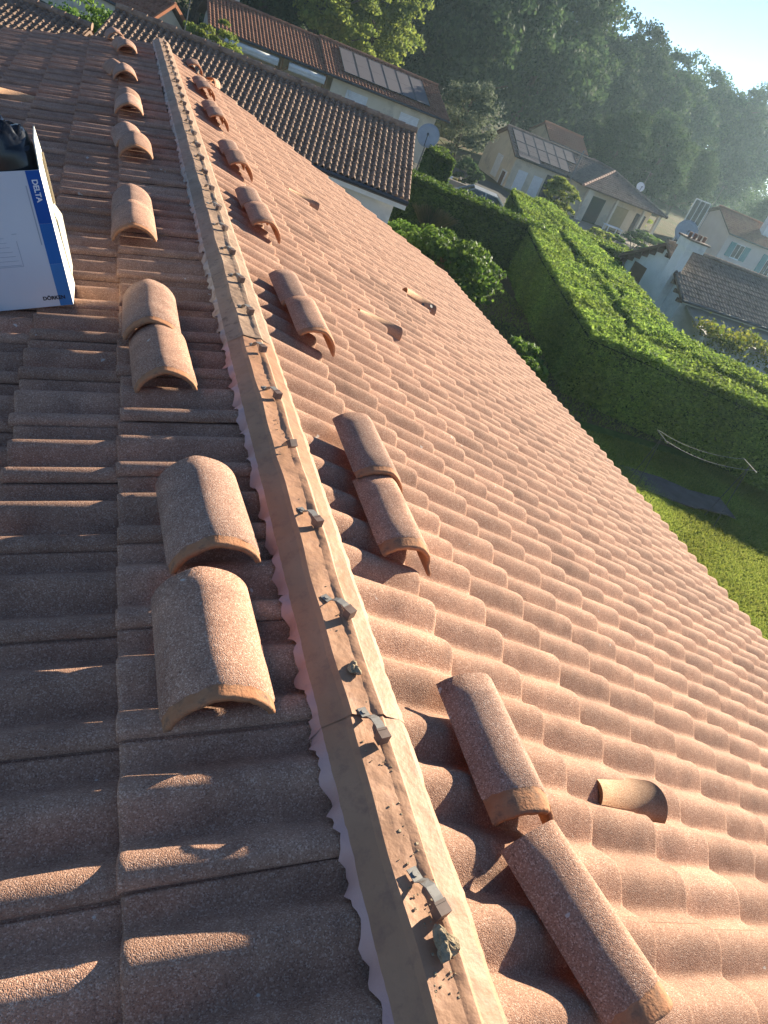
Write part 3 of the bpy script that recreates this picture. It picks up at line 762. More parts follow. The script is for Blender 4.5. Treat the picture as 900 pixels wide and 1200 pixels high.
# black bag
V = []; F = []; nu, nv = 40, 24; gb = np.random.default_rng(12)
import mathutils.noise as mn
for j in range(nv + 1):
    for i in range(nu):
        a = 2 * math.pi * i / nu; b = math.pi * 0.5 * j / nv
        d = Vector((math.cos(a) * math.sin(b), math.sin(a) * math.sin(b), math.cos(b)))
        nz = mn.noise(d * 3.1) * 0.20 + abs(mn.noise(d * 7.0)) * 0.22
        k = 1 - nz
        x = -0.226 + 0.218 * (abs(d.x) ** 0.6) * (1 if d.x > 0 else -1) * (0.92 + 0.08 * k); y = BD / 2 + 0.100 * (abs(d.y) ** 0.6) * (1 if d.y > 0 else -1) * (0.92 + 0.08 * k)
        V.append((x, y, 0.42 + 0.25 * (max(0, d.z) ** 0.45) * k))
for j in range(nv):
    for i in range(nu): F.append((j * nu + i, (j + 1) * nu + i, (j + 1) * nu + (i + 1) % nu, j * nu + (i + 1) % nu))
bag = mobj("plastic_bag", npmesh("plastic_bag", V, F, BAG, smooth=True)); bag.matrix_world = bx0
tag(bag, "crumpled black plastic bag bulging out of the open cardboard box", "plastic bag")

# ------------------------------------------------------------------ foliage
def leaf_cloud(P, N, size, seed, spread=0.9, aspect=1.0, up=0.0, droop=0.0):
    """Leaf quads at P, facing about N (unit) with scatter."""
    g = np.random.default_rng(seed); n = len(P)
    nrm = N + g.normal(0, spread, (n, 3)); nrm[:, 2] += up
    nrm /= np.linalg.norm(nrm, axis=1)[:, None] + 1e-9
    r = g.normal(0, 1, (n, 3)); r[:, 2] -= droop
    t1 = np.cross(nrm, r); t1 /= np.linalg.norm(t1, axis=1)[:, None] + 1e-9
    t2 = np.cross(nrm, t1)
    s = (size * g.uniform(0.55, 1.25, n) * np.where(g.uniform(0, 1, n) < 0.03, 1.8, 1.0))[:, None]
    a = t1 * s * 0.5 * aspect; b = t2 * s * 0.5
    V = np.stack([P - a * 0.9, P - b * 0.75 + nrm * s * 0.08, P + a * 1.1, P + b * 0.75 - nrm * s * 0.05], 1).reshape(-1, 3)
    return V, np.arange(4 * n).reshape(n, 4)

def crown_points(seed, n_clump, n_leaf, shape=1.0):
    """Clumps through a unit crown (radius about 1, z from -1 to 1): returns points and outward directions."""
    g = np.random.default_rng(seed)
    c = g.normal(0, 1, (n_clump, 3)); c /= np.linalg.norm(c, axis=1)[:, None]
    rad = g.uniform(0.35, 1.0, n_clump) ** 0.5 * g.uniform(0.72, 1.04, n_clump)
    c *= rad[:, None]
    c[:, :2] *= (1 - 0.28 * np.clip(c[:, 2:3], 0, 1) * shape)
    cr = g.uniform(0.15, 0.30, n_clump)
    per = n_leaf // n_clump; P = []; N = []
    for k in range(n_clump):
        d = g.normal(0, 1, (per, 3)); d /= np.linalg.norm(d, axis=1)[:, None]
        d[:, 2] = np.abs(d[:, 2]) * 0.9 - 0.35 * g.uniform(0, 1, per)
        P.append(c[k] + d * cr[k] * (g.uniform(0.35, 1.05, per) ** 0.6)[:, None] * np.array([1.15, 1.15, 0.8])); N.append(d)
    return np.concatenate(P), np.concatenate(N)

def trunk_mesh(name, h, r, seed, crown_z0, rad):
    g = random.Random(seed); b = MB()
    top = (g.gauss(0, 0.03) * h, g.gauss(0, 0.03) * h, h * 0.86)
    b.tube([(0, 0, -0.3), (0.01 * h, 0, h * 0.2), (top[0] * 0.5, top[1] * 0.5, h * 0.5), top], [r, r * 0.82, r * 0.55, r * 0.12], 8)
    for k in range(9):
        z = crown_z0 + (h * 0.85 - crown_z0) * (k / 9) ; a = k * 2.4 + g.random(); L = rad * g.uniform(0.5, 0.8) * (1 - 0.4 * k / 9)
        p0 = Vector((top[0] * z / h, top[1] * z / h, z)); p2 = p0 + Vector((math.cos(a) * L, math.sin(a) * L, L * 0.55)); pm = (p0 + p2) / 2 + Vector((0, 0, L * 0.06))
        b.tube([p0, pm, p2], [r * 0.4 * (1 - 0.06 * k), r * 0.22, r * 0.06], 6)
    return b.mesh(name, BARK)

def tree_proto(h, rad, seed, leafmat, n_leaf, leaf, z0f=0.22, n_clump=80):
    P, N = crown_points(seed, n_clump, n_leaf)
    zc = h * (z0f + 1) / 2; zr = h * (1 - z0f) / 2
    P = P * np.array([rad, rad, zr * 0.98]) + np.array([0, 0, zc])
    V, F = leaf_cloud(P, N, leaf, seed + 50, 0.8)
    return trunk_mesh("trunk", h, h * 0.022, seed, h * z0f, rad), npmesh("crown", V, F, leafmat)
OAKS = [tree_proto(18, 6.2, 21, L_OAK, 36000, 0.36, 0.05, 150), tree_proto(18, 5.6, 22, L_OAK, 34000, 0.35, 0.08, 130), tree_proto(18, 6.8, 23, L_OAK, 38000, 0.37, 0.05, 170)]
PALE = tree_proto(12, 3.6, 31, L_BIRCH, 12000, 0.27, 0.16, 80)
SILV = tree_proto(7, 2.4, 33, L_SILVER, 9000, 0.18, 0.08, 70)
ROUND = tree_proto(3.6, 1.35, 35, L_BIRCH, 8000, 0.12, 0.30, 60)
def tree(name, proto, x, y, sc, rz, label, group=None, sz=1.0, z=None):
    e = empty(name, (x, y, gz(x, y) if z is None else z), rz, label, "tree", group)
    e.scale = (sc, sc, sc * sz)
    mobj("trunk", proto[0], e); mobj("crown", proto[1], e)
    return e
lu_n = 60000
gu = np.random.default_rng(41)
cxu = gu.uniform(-30, 120, 420); cyu = 74 + 0.32 * np.clip(cxu, 0, 100) + gu.uniform(-4, 26, 420)
lu = lu_n // 420; P = gu.normal(0, 1, (420 * lu, 3)); P /= np.linalg.norm(P, axis=1)[:, None]; N = P.copy()
P = P * gu.uniform(0.5, 1.0, (len(P), 1)) * np.array([2.6, 2.6, 2.2]) + np.repeat(np.column_stack([cxu, cyu, gu.uniform(-4.6, 1.0, 420)]), lu, 0)
Vu, Fu = leaf_cloud(P, N, 0.42, 42, 0.8)
tag(mobj("undergrowth", npmesh("undergrowth", Vu, Fu, L_OAK)), "dark undergrowth filling the wood below the tall trees", "undergrowth", kind='stuff')
GT = "tall trees behind the houses"
spec = [  # x, y, scale, variant, sz, label
    (-2, 66, 0.75, 0, 1.0, "dark broad tree behind the small orange gabled house"),
    (5.5, 68, 0.95, 1, 1.0, "dark tree behind the end of the awning roof"),
    (11, 72, 1.0, 2, 1.0, "dark broad tree behind the awnings, its lower limbs bare"),
    (25, 79, 1.25, 0, 1.05, "large dark oak behind the right end of the long solar roof"),
    (31, 82, 1.28, 2, 1.1, "tall oak between the two solar roofs, branches open to the light"),
    (17, 80, 1.25, 1, 1.05, "tall dark oak rising over the pale birch"),
    (37, 85, 1.28, 1, 1.1, "tall oak right behind the cream gable with solar panels"),
    (44, 89, 1.22, 0, 1.08, "tallest oak at the left side of the open sky"),
    (50, 93, 1.0, 2, 0.92, "oak behind the hip roof with the rooftop dish"),
    (56.5, 97, 1.03, 0, 0.98, "leafy tree right of the sky gap, lit along its crown"),
    (63, 100, 1.07, 1, 1.0, "oak above the hip corner of the bungalow"),
    (70, 103, 1.05, 2, 0.98, "hazy tree above the dish of the pink house"),
    (77, 106, 1.04, 0, 1.0, "hazy oak rising over the pink gable"),
    (85, 110, 1.08, 1, 1.0, "pale hazy tree above the pink house chimney"),
    (92, 112, 1.1, 2, 1.0, "hazy tree at the right picture edge, top of the row"),
    (99, 114, 1.14, 0, 1.0, "hazy tree past the right end of the tree row"),
    (29, 97, 1.35, 1, 1.1, "oak in the second row behind the silvery tree"),
    (13, 90, 1.3, 0, 1.1, "oak in the second row above the left roof end"),
    (51, 77, 0.58, 1, 0.9, "lower dark tree close behind the bungalow ridge"),
    (60, 82, 0.66, 2, 0.9, "lower dark tree between the bungalow and the pink house"),
    (70, 88, 0.6, 0, 0.9, "lower tree just behind the pink roof ridge"),
    (84, 86, 0.5, 1, 0.9, "low sunlit tree at the right edge over the pink roof"),
]
for k, (x, y, s, v, sz, lab) in enumerate(spec): tree("oak_tree", OAKS[v], x, y, s, k * 1.7, lab, GT, sz)
tree("birch_tree", PALE, 14.0, 60.0, 0.95, 0.3, "pale green tree behind the ridge of the solar roofed cream house", None, 1.0)
tree("birch_tree", PALE, 17.6, 63.0, 0.92, 2.3, "second pale green tree, right of the first, above the solar panels", None, 1.0)
tree("olive_tree", SILV, 22.4, 52.5, 0.95, 0.0, "silvery green tree by the right end of the cream solar house", None, 1.0)
tree("round_tree", ROUND, 25.9, 43.2, 1.0, 0.0, "round clipped bright tree in front of the cream gabled house")

def bush(name, x, y, rx, ry, h, mat, n, leaf, seed, label, cat="shrub", group=None, z=None, up=0.2):
    P, N = crown_points(seed, max(20, n // 130), n, 0.4)
    P = P * np.array([rx, ry, h * 0.5]) + np.array([0, 0, h * 0.5]); P[:, 2] = np.maximum(P[:, 2], 0.02)
    V, F = leaf_cloud(P, N, leaf, seed + 9, 0.7, 1.2, up)
    e = empty(name, (x, y, gz(x, y) if z is None else z), 0, label, cat, group)
    st = MB()
    g = random.Random(seed)
    for k in range(6):
        a = k * 1.05; st.tube([(0.05 * math.cos(a), 0.05 * math.sin(a), -0.05), (rx * 0.3 * math.cos(a), ry * 0.3 * math.sin(a), h * 0.4), (rx * 0.55 * math.cos(a), ry * 0.55 * math.sin(a), h * 0.75)], [0.03, 0.02, 0.006], 5)
    st.build("stem", BARK, e)
    mobj("foliage", npmesh("foliage", V, F, mat), e)
    return e
bush("laurel_shrub", 9.75, 20.9, 1.55, 1.9, 2.15, L_LAUREL, 9000, 0.14, 41, "broad glossy laurel shrub growing beside the eave of the tiled roof")
bush("laurel_shrub", 9.1, 23.2, 1.0, 1.2, 1.45, L_LAUREL, 4000, 0.12, 42, "smaller leafy shrub at the laurel's far side near the brown garage")
bush("garden_shrub", 9.9, 15.6, 0.8, 1.0, 1.2, L_LAUREL, 3500, 0.10, 43, "low shrub half hidden by the roof edge below the big hedge corner")
bush("garden_shrub", 12.3, 27.3, 0.8, 0.8, 0.7, L_LAUREL, 2000, 0.09, 44, "small dark shrub at the foot of the trimmed hedge")
bush("climbing_shrub", 4.6, 47.0, 1.7, 1.4, 3.3, L_BIRCH, 5000, 0.16, 45, "bright bush in front of the left awning wall")
bush("garden_bush", -0.75, 33.2, 2.3, 1.2, 3.4, L_LAUREL, 8000, 0.13, 46, "green bush behind the gap between the two dark brown roofs")
bush("garden_bush", 2.4, 36.5, 1.3, 1.0, 2.6, L_BIRCH, 4000, 0.13, 47, "pale bush showing above the dark roof ridge near the aerial")
bush("garden_bush", 21.6, 47.8, 1.2, 1.1, 2.0, L_OAK, 3500, 0.15, 48, "dark bush below the silvery tree by the drive")
for k, (x, y, r, h, m, lab) in enumerate([
    (19.2, 44.0, 0.7, 0.9, L_STRAW, "brownish bush with red flowers on the slope by the drive"),
    (32.4, 46.6, 1.1, 1.2, L_BIRCH, "bright leafy plant on the terrace of the bungalow"),
    (34.6, 47.4, 0.9, 1.0, L_LAUREL, "green terrace shrub beside the bright leafy plant"),
    (37.8, 49.6, 1.4, 1.6, L_OAK, "dark shrub at the right front corner of the bungalow"),
    (40.6, 51.5, 1.5, 1.4, L_LAUREL, "green shrub between the bungalow corner and the dish"),
    (28.6, 46.0, 1.0, 1.3, L_OAK, "dark shrub beside the round clipped tree"),
    (45.2, 61.0, 1.7, 2.6, L_BIRCH, "sunlit bush right behind the bungalow hip")]):
    bush("garden_plant", x, y, r, r, h, m, 2600, 0.13, 60 + k, lab, "shrub")
def tuft(name, x, y, h, n, label):
    g = np.random.default_rng(77); a = g.uniform(0, 2 * np.pi, n); L = h * g.uniform(0.6, 1.15, n); sp = g.uniform(0.1, 0.75, n)
    d = np.stack([np.cos(a) * sp, np.sin(a) * sp, np.ones(n)], 1); d /= np.linalg.norm(d, axis=1)[:, None]
    base = np.stack([np.cos(a) * 0.12, np.sin(a) * 0.12, np.zeros(n)], 1); s = np.stack([-np.sin(a), np.cos(a), 0 * a], 1) * 0.012
    mid = base + d * L[:, None] * 0.6; tip = base + d * L[:, None] * np.array([1.25, 1.25, 0.9])
    V = np.stack([base - s, base + s, mid + s, tip, mid - s], 1).reshape(-1, 3)
    o = mobj(name, npmesh(name, V, np.arange(5 * n).reshape(n, 5), L_STRAW)); o.location = (x, y, gz(x, y))
    return tag(o, label, "ornamental grass")
tuft("ornamental_grass", 12.6, 31.0 - 1.2, 1.25, 2600, "straw coloured tuft of ornamental grass before the trimmed hedge")

# hedges: clipped bodies with sprays over them
def hedge(name, quads, z_top, label, mat, dens, leaf, seed, groove=False, rough=0.09, up=0.15, zb=None):
    """quads: plan cells (4 corners each, counter-clockwise); outline faces are grown where cells do not meet."""
    g = np.random.default_rng(seed); Ps = []; Ns = []; b = MB()
    edges = {}
    for q in quads:
        for i in range(4):
            a, c = q[i], q[(i + 1) % 4]; k = tuple(sorted((a, c))); edges.setdefault(k, []).append((a, c))
    for q in quads:
        A = [np.array(p) for p in q]
        area = 0.5 * abs(sum(A[i][0] * A[(i + 1) % 4][1] - A[(i + 1) % 4][0] * A[i][1] for i in range(4)))
        n = int(area * dens); u = g.uniform(0, 1, n); v = g.uniform(0, 1, n)
        p = ((1 - u) * (1 - v))[:, None] * A[0] + (u * (1 - v))[:, None] * A[1] + (u * v)[:, None] * A[2] + ((1 - u) * v)[:, None] * A[3]
        w = np.array([0.35 * mn.noise(Vector((x * 0.9, y * 0.9, seed))) + 0.25 * mn.noise(Vector((x * 2.6, y * 2.6, seed))) for x, y in p]) * 0.22
        z = z_top + w + g.normal(0, rough * 0.6, n) - 0.05
        if groove:
            gv = np.abs(v - 0.52 - 0.10 * np.sin(u * 5) - 0.05 * np.sin(u * 17)); z -= (0.10 + 0.22 * np.sin(u * 9 + 1) ** 2) * np.exp(-(gv / 0.03) ** 2)
            z += 0.12 * (v > 0.52)
        Ps.append(np.column_stack([p, z])); Ns.append(np.tile([0, 0, 0.35], (n, 1)))
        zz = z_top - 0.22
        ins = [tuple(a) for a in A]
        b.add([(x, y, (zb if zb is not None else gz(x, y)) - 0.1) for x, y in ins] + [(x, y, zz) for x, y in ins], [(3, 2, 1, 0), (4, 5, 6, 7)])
    for k, l in edges.items():
        if len(l) > 1: continue
        a, c = np.array(l[0][0]), np.array(l[0][1]); L = np.linalg.norm(c - a); nrm = np.array([(c - a)[1], -(c - a)[0]]) / L
        zb_ = zb if zb is not None else gz(*((a + c) / 2)); H = z_top - zb_
        n = int(L * H * dens * 0.8); u = g.uniform(0, 1, n); v = g.uniform(0, 1, n)
        p = a + u[:, None] * (c - a); z = zb_ + v * (H - 0.04)
        off = np.array([0.5 * mn.noise(Vector((x * 1.1, y * 1.1, zz_ * 1.1))) + 0.3 * mn.noise(Vector((x * 3, y * 3, zz_ * 2))) for (x, y), zz_ in zip(p, z)]) * 0.14 + g.normal(0, rough * 0.5, n) - 0.16 * (v ** 6) - 0.04
        p = p + off[:, None] * nrm
        Ps.append(np.column_stack([p, z])); Ns.append(np.tile([nrm[0], nrm[1], 0.25], (n, 1)))
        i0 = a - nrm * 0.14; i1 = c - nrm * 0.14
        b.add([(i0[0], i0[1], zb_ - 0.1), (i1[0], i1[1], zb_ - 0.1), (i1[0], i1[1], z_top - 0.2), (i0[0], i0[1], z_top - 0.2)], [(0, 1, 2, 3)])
    P = np.concatenate(Ps); N = np.concatenate(Ns)
    V, F = leaf_cloud(P, N, leaf, seed + 1, 0.6, 1.6, up, 1.5)
    mid = P.mean(0)
    e = empty(name, (mid[0], mid[1], gz(mid[0], mid[1])), 0, label, "hedge")
    T = np.array(e.location)
    mobj("foliage", npmesh("foliage", V - T, F, mat), e)
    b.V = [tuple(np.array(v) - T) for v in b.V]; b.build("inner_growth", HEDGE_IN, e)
    return e
A0, A1, A2 = (19.3, 36.9), (14.5, 23.9), (12.1, 16.2)
B0, B1, B2 = (21.6, 36.4), (18.9, 24.4), (16.75, 18.4)
C1, C2 = (16.9, 13.75), (25.0, 9.7)
D1, D2 = (18.9, 16.3), (27.0, 12.4)
hedge("conifer_hedge", [(A0, A1, B1, B0), (A1, A2, B2, B1), (A2, C1, D1, B2), (C1, C2, D2, D1)], -3.36,
      "huge wide clipped conifer hedge turning a corner above the lawn, sunlit on top", L_HEDGE, 1900, 0.062, 5, True)
hedge("trimmed_hedge", [((10.6, 30.2), (17.0, 28.2), (17.4, 29.5), (11.0, 31.6))], -3.3, "long trimmed hedge with bright top between the brown garage and the cars", L_LAUREL, 1000, 0.08, 6)
hedge("trimmed_hedge", [((13.7, 34.5), (14.7, 34.3), (15.2, 37.0), (14.2, 37.2))], -2.75, "short upright bright hedge below the big satellite dish", L_LAUREL, 900, 0.085, 7)
hedge("trimmed_hedge", [((21.2, 33.6), (29.0, 30.8), (29.6, 32.6), (21.8, 35.4))], -3.75, "low hedge with striped sunlit top behind the huge conifer hedge", L_HEDGE, 900, 0.09, 8)

# ------------------------------------------------------------------ neighbours' houses
def tile_field(W, D, pitch_w, expo, H, seg=6, lift=0.03, thick=0.05, hip=None):
    """Roof slope: x along the eave 0..W, y down the slope 0..D, z up. hip(y) -> (x0, x1) trims it."""
    V = []; F = []; rows = max(1, int(round(D / expo))); ex = D / rows
    rg = np.random.default_rng(int(W * 100 + D * 10))
    for r in range(rows):
        y0, y1 = r * ex - 0.02, (r + 1) * ex
        x0, x1 = (0, W) if hip is None else hip((y0 + y1) / 2)
        n = max(2, int((x1 - x0) / pitch_w * seg)); b = len(V)
        xs = np.linspace(x0, x1, n + 1)
        tn = rg.normal(0, 0.005, int(W / pitch_w) + 3)
        for (y, l, dz) in ((y0, 0.0, 0), (y1, lift, 0), (y1 - 0.004, lift, -0.03)):
            for x in xs:
                t = (x / pitch_w) % 1.0
                V.append((x, y + (tn[int(x / pitch_w)] if l else 0), H * (0.5 - 0.5 * math.cos(2 * math.pi * t)) ** 0.8 + l + dz + (tn[int(x / pitch_w)] if l else 0)))
        m = n + 1
        for a in range(2):
            for k in range(n): F.append((b + a * m + k, b + (a + 1) * m + k, b + (a + 1) * m + k + 1, b + a * m + k + 1))
    return V, F
def place_field(name, parent, mat, origin, xdir, ydir, *args, **kw):
    V, F = tile_field(*args, **kw)
    X = Vector(xdir).normalized(); Y = Vector(ydir).normalized(); Z = X.cross(Y)
    if Z.z < 0: Z = -Z
    A = np.array([X, Y, Z]); P = np.array(V) @ A + np.array(origin)
    o = mobj(name, npmesh(name, P, F, mat, smooth=False), parent); o['kind'] = 'stuff'
    return o
def gable_roof(parent, mat, x0, x1, yf, yr, yb, ze, zr, pw=0.20, ex=0.3, H=0.05, seg=6, verge=0.0):
    """Ridge along local X at yr; eaves at yf (front) and yb (back). Local coordinates of the parent."""
    for ye, sg in ((yf, -1), (yb, 1)):
        D = math.hypot(yr - ye, zr - ze)
        fw = Vector((0, ye - yr, ze - zr))
        place_field("roof_tile", parent, mat, (x0, yr, zr), (1, 0, 0), fw, x1 - x0, D, pw, ex, H, seg)
    # slab under the tiles
    s = MB(); t = 0.12
    prof_ = [(yf + 0.02, ze - 0.01), (yr, zr - 0.01), (yb - 0.02, ze - 0.01), (yb - 0.02, ze - t), (yr, zr - t), (yf + 0.02, ze - t)]
    V = [(x, a, b) for x in (x0 + 0.01, x1 - 0.01) for a, b in prof_]
    s.add(V, [(0, 1, 4, 5), (1, 2, 3, 4), (6, 11, 10, 7), (7, 10, 9, 8), (0, 6, 7, 1), (1, 7, 8, 2), (2, 8, 9, 3), (3, 9, 10, 4), (4, 10, 11, 5), (5, 11, 6, 0)])
    s.build("roof_deck", BROWNW, parent)
    c = MB(); n = int((x1 - x0) / 0.4)
    for k in range(n):
        xa = x0 + (x1 - x0) * k / n; xb = x0 + (x1 - x0) * (k + 1) / n + 0.03
        c.tube([(xa, yr, zr + 0.035 + H * 0.5), (xb, yr, zr + 0.045 + H * 0.5)], [0.10, 0.115], 8)
    o = c.build("ridge_cap", mat, parent); o['kind'] = 'stuff'
    # gutter at the front eave
    MB().tube([(x0, yf - 0.05, ze - 0.03), (x1, yf - 0.05, ze - 0.03)], 0.06, 8).build("gutter", DARKG, parent)
def gable_walls(parent, mat, x0, x1, yf, yr, yb, zb, ze, zr, name="wall"):
    """Walls up to the roof; eave z given at the wall line."""
    w = MB()
    V = [(x, y, z) for x in (x0, x1) for (y, z) in ((yf, zb), (yb, zb), (yb, ze), (yr, zr), (yf, ze))]
    w.add(V, [(0, 4, 3, 2, 1), (5, 6, 7, 8, 9), (0, 5, 9, 4), (1, 2, 7, 6), (4, 9, 8, 3), (3, 8, 7, 2), (0, 1, 6, 5)])
    return w.build(name, mat, parent)
def window(parent, x0, x1, z0, z1, y, frame_m=WHITE, pane_m=GLASS, ny=-1, bars=1, shutter=None):
    """A window in a wall whose outside looks along local y*ny: frame with sill, panes, optional roller shutter."""
    f = MB(); w = 0.06; s = ny * 0.02
    ya, yb = sorted((y - ny * 0.05, y + ny * 0.03))
    f.box(x0, x0 + w, ya, yb, z0, z1); f.box(x1 - w, x1, ya, yb, z0, z1); f.box(x0 + w, x1 - w, ya, yb, z1 - w, z1); f.box(x0 + w, x1 - w, ya, yb, z0, z0 + w)
    for k in range(bars):
        xc = x0 + (x1 - x0) * (k + 1) / (bars + 1); f.box(xc - 0.03, xc + 0.03, ya + 0.002, yb - 0.002, z0 + w, z1 - w)
    fo = f.build("window", frame_m, parent)
    pa, pb = sorted((y - ny * 0.03, y + ny * 0.012))
    if shutter:
        sh = MB(); n = 9
        for k in range(n):
            za = z0 + w + (z1 - z0 - 2 * w) * k / n; zb = z0 + w + (z1 - z0 - 2 * w) * (k + 1) / n - 0.008
            sh.box(x0 + w, x1 - w, pa, pb, za, zb)
        sh.build("roller_shutter", shutter, fo)
    else:
        for k in range(bars + 1):
            xa = x0 + w + (x1 - x0 - w) * k / (bars + 1); xb = x0 + (x1 - x0) * (k + 1) / (bars + 1) - w * (0.5 if k < bars else 1)
            MB().box(xa, xb, pa, pb, z0 + w, z1 - w).build("pane", pane_m, fo)
    si = MB(); a, b = sorted((y, y + ny * 0.10)); si.box(x0 - 0.05, x1 + 0.05, a, b, z0 - 0.05, z0 - 0.001); si.build("sill", frame_m, fo)
    return fo
def side_window(parent, y0, y1, z0, z1, x, nx, mat, name="shutter"):
    s = MB(); n = 8; a, b = sorted((x, x + nx * 0.04))
    s.box(a, b, y0, y1, z0, z1)
    for k in range(n):
        za = z0 + (z1 - z0) * (k + 0.15) / n; a2, b2 = sorted((x + nx * 0.041, x + nx * 0.055)); s.box(a2, b2, y0 + 0.05, y1 - 0.05, za, za + (z1 - z0) / n * 0.7)
    return s.build(name, mat, parent)
me_panel_cache = {}
def solar(parent, x0, y0, z0, slope_vec, w, h, mid=True):
    """Panel whose top-left corner sits at the point; slope_vec is the unit vector down the slope (local)."""
    sv = Vector(slope_vec).normalized(); X = Vector((1, 0, 0)); Z = X.cross(sv)
    if Z.z < 0: Z = -Z
    key = (w, h)
    if key not in me_panel_cache:
        f = MB(); t = 0.04
        f.box(0, w, 0, t, 0, 0.04); f.box(0, w, h - t, h, 0, 0.04); f.box(0, t, t, h - t, 0, 0.04); f.box(w - t, w, t, h - t, 0, 0.04)
        c = MB(); n = 1
        for i in range(n):
            for j in range(2):
                xa = t + (w - 2 * t) * i / n; ya = t + (h - 2 * t) * j / 2
                c.box(xa + 0.004, xa + (w - 2 * t) / n - 0.004, ya + 0.006, ya + (h - 2 * t) / 2 - 0.006, 0.004, 0.033)
        b = MB(); b.box(t, w - t, t, h - t, 0.0, 0.03)
        me_panel_cache[key] = (f.mesh("solar_panel", SOLF), c.mesh("solar_cells", SOLAR))
    A = Matrix.Identity(4)
    for i in range(3): A[i][0] = X[i]; A[i][1] = sv[i]; A[i][2] = Z[i]; A[i][3] = (x0, y0, z0)[i]
    o = mobj("solar_panel", me_panel_cache[key][0], parent, mat=A)
    mobj("solar_cells", me_panel_cache[key][1], o)
    return o
def dish(name, loc, aim, r, label, mat, pole_h=0.6, group=None):
    e = empty(name, loc, 0, label, "satellite dish", group)
    q = Vector(aim).to_track_quat('Z', 'Y').to_matrix().to_4x4()
    V = []; F = []; n = 28
    for off in (0.0, -0.02):
        for k, f in enumerate((0.02, 0.35, 0.7, 1.0)):
            for j in range(n): V.append((r * f * math.cos(2 * math.pi * j / n), r * f * math.sin(2 * math.pi * j / n), 0.22 * r * f * f + off))
    for s in range(2):
        for k in range(3):
            for j in range(n):
                a = s * 4 * n + k * n + j; b = s * 4 * n + k * n + (j + 1) % n
                F.append((a, b, b + n, a + n) if s == 0 else (a, a + n, b + n, b))
    for j in range(n): F.append((3 * n + j, 3 * n + (j + 1) % n, 7 * n + (j + 1) % n, 7 * n + j))
    F.append(tuple(range(n))); 
    d = mobj("reflector", npmesh("reflector", V, F, mat, smooth=True), e, mat=q)
    am = MB(); am.bar((0, -r * 0.95, 0.2 * r), (0, -r * 0.12, r * 0.9), 0.035); am.tube([(0, -r * 0.12, r * 0.82), (0, -r * 0.10, r * 1.05)], 0.05, 10)
    am.build("feed_arm", DARKG, d)
    p = MB(); back = q @ Vector((0, 0, -0.12)); p.tube([back, (back.x, back.y, back.z - pole_h * 0.2), (back.x, back.y, -pole_h)], 0.035, 8); p.bar((0, 0, -0.01), back, 0.06); p.build("mast", STEEL, e)
    return e

# --- brown garage roof right behind our gable
a_ = R_(-14)
D = empty("brown_garage", (8.46, 24.08, gz(8, 24)), a_, "low building with the big dark brown tiled roof just beyond the gable", "garage")
zg = -gz(8, 24)
DW = 9.1
gable_roof(D, ROOF_DARK, -DW, 0, -3.95, 0, 3.95, zg - 2.50, zg - 1.25, 0.176, 0.285, 0.075, 8)
gable_walls(D, WHITER, -DW + 0.3, -0.3, -3.5, 0, 3.5, -0.3, zg - 2.52, zg - 1.40)
MB().box(-DW + .05, -0.02, -3.93, -3.88, zg - 2.74, zg - 2.62).build("fascia", WHITE, D)
MB().box(-0.34, -0.26, -3.2, -3.08, 0, zg - 2.75).build("downpipe", WHITE, D)
gate = empty("garden_gate", (9.15, 21.6, gz(9, 21.6)), R_(-14), "brown wooden gate leaning at the corner of the dark roofed garage", "gate")
for k in range(6): MB().box(0.02 + 0.15 * k, 0.15 + 0.15 * k, 0, 0.03, 0.05, 1.75 - 0.03 * (k % 2)).build("plank", WOOD, gate)
MB().box(0.0, 0.95, 0.031, 0.07, 0.4, 0.5).box(0.0, 0.95, 0.031, 0.07, 1.3, 1.4).build("cross_rail", WOOD, gate)
# --- second brown roof at the top left
E_ = empty("low_shed", (-0.95, 28.2, gz(-1, 28)), R_(-17), "shed with a dark brown tiled roof at the top left, bushes behind its ridge", "shed")
gable_roof(E_, ROOF_DARK, -12, 0, -5.2, 0, 3.4, zg - 3.9, zg - 2.25, 0.18, 0.29, 0.062, 7)
gable_walls(E_, CREAM, -11.7, -0.3, -4.7, 0, 3.0, -0.3, zg - 4.05, zg - 2.45)
for k, (x, y, h, lab) in enumerate([(-3.3, 30.6, 3.0, "leafy bush behind the shed ridge, nearest the picture's top left corner"), (-1.9, 30.4, 2.75, "leafy bush behind the shed ridge, beside the gap between the brown roofs")]):
    bush("garden_bush", x, y, 0.9, 0.6, h, L_LAUREL, 3000, 0.11, 90 + k, lab)

# --- cream house with the long solar roof and the awnings
N1 = empty("cream_house", (12, 49.5, gz(12, 49.5)), 0, "cream rendered house with six dark solar panels on its long reddish roof", "house")
zn = -gz(12, 49.5)
gable_roof(N1, ROOF_RED, -0.45, 8.0, -0.1, 4.1, 8.2, zn - 2.48, zn - 1.12, 0.225, 0.33, 0.065, 6)
gable_walls(N1, CREAM, 0.2, 7.3, 0.45, 4.1, 7.8, -0.3, zn - 2.52, zn - 1.4)
gable_roof(N1, ROOF_RED, -7.4, -0.46, 0.0, 4.2, 8.2, zn - 2.50, zn - 1.24, 0.225, 0.33, 0.065, 6)
gable_walls(N1, CREAM, -6.9, 0.19, 1.6, 4.1, 7.7, -0.3, zn - 2.3, zn - 1.5)
for px_ in (-6.8, -3.0, -0.3): MB().box(px_ - 0.09, px_ + 0.09, 0.25, 0.43, -0.1, zn - 2.62).build("porch_post", WOOD, N1)
for sgn in (1, -1): MB().bar((-3.0, 0.34, zn - 3.4), (-3.0 + sgn * 0.7, 0.34, zn - 2.7), 0.12).build("brace", WOOD, N1)
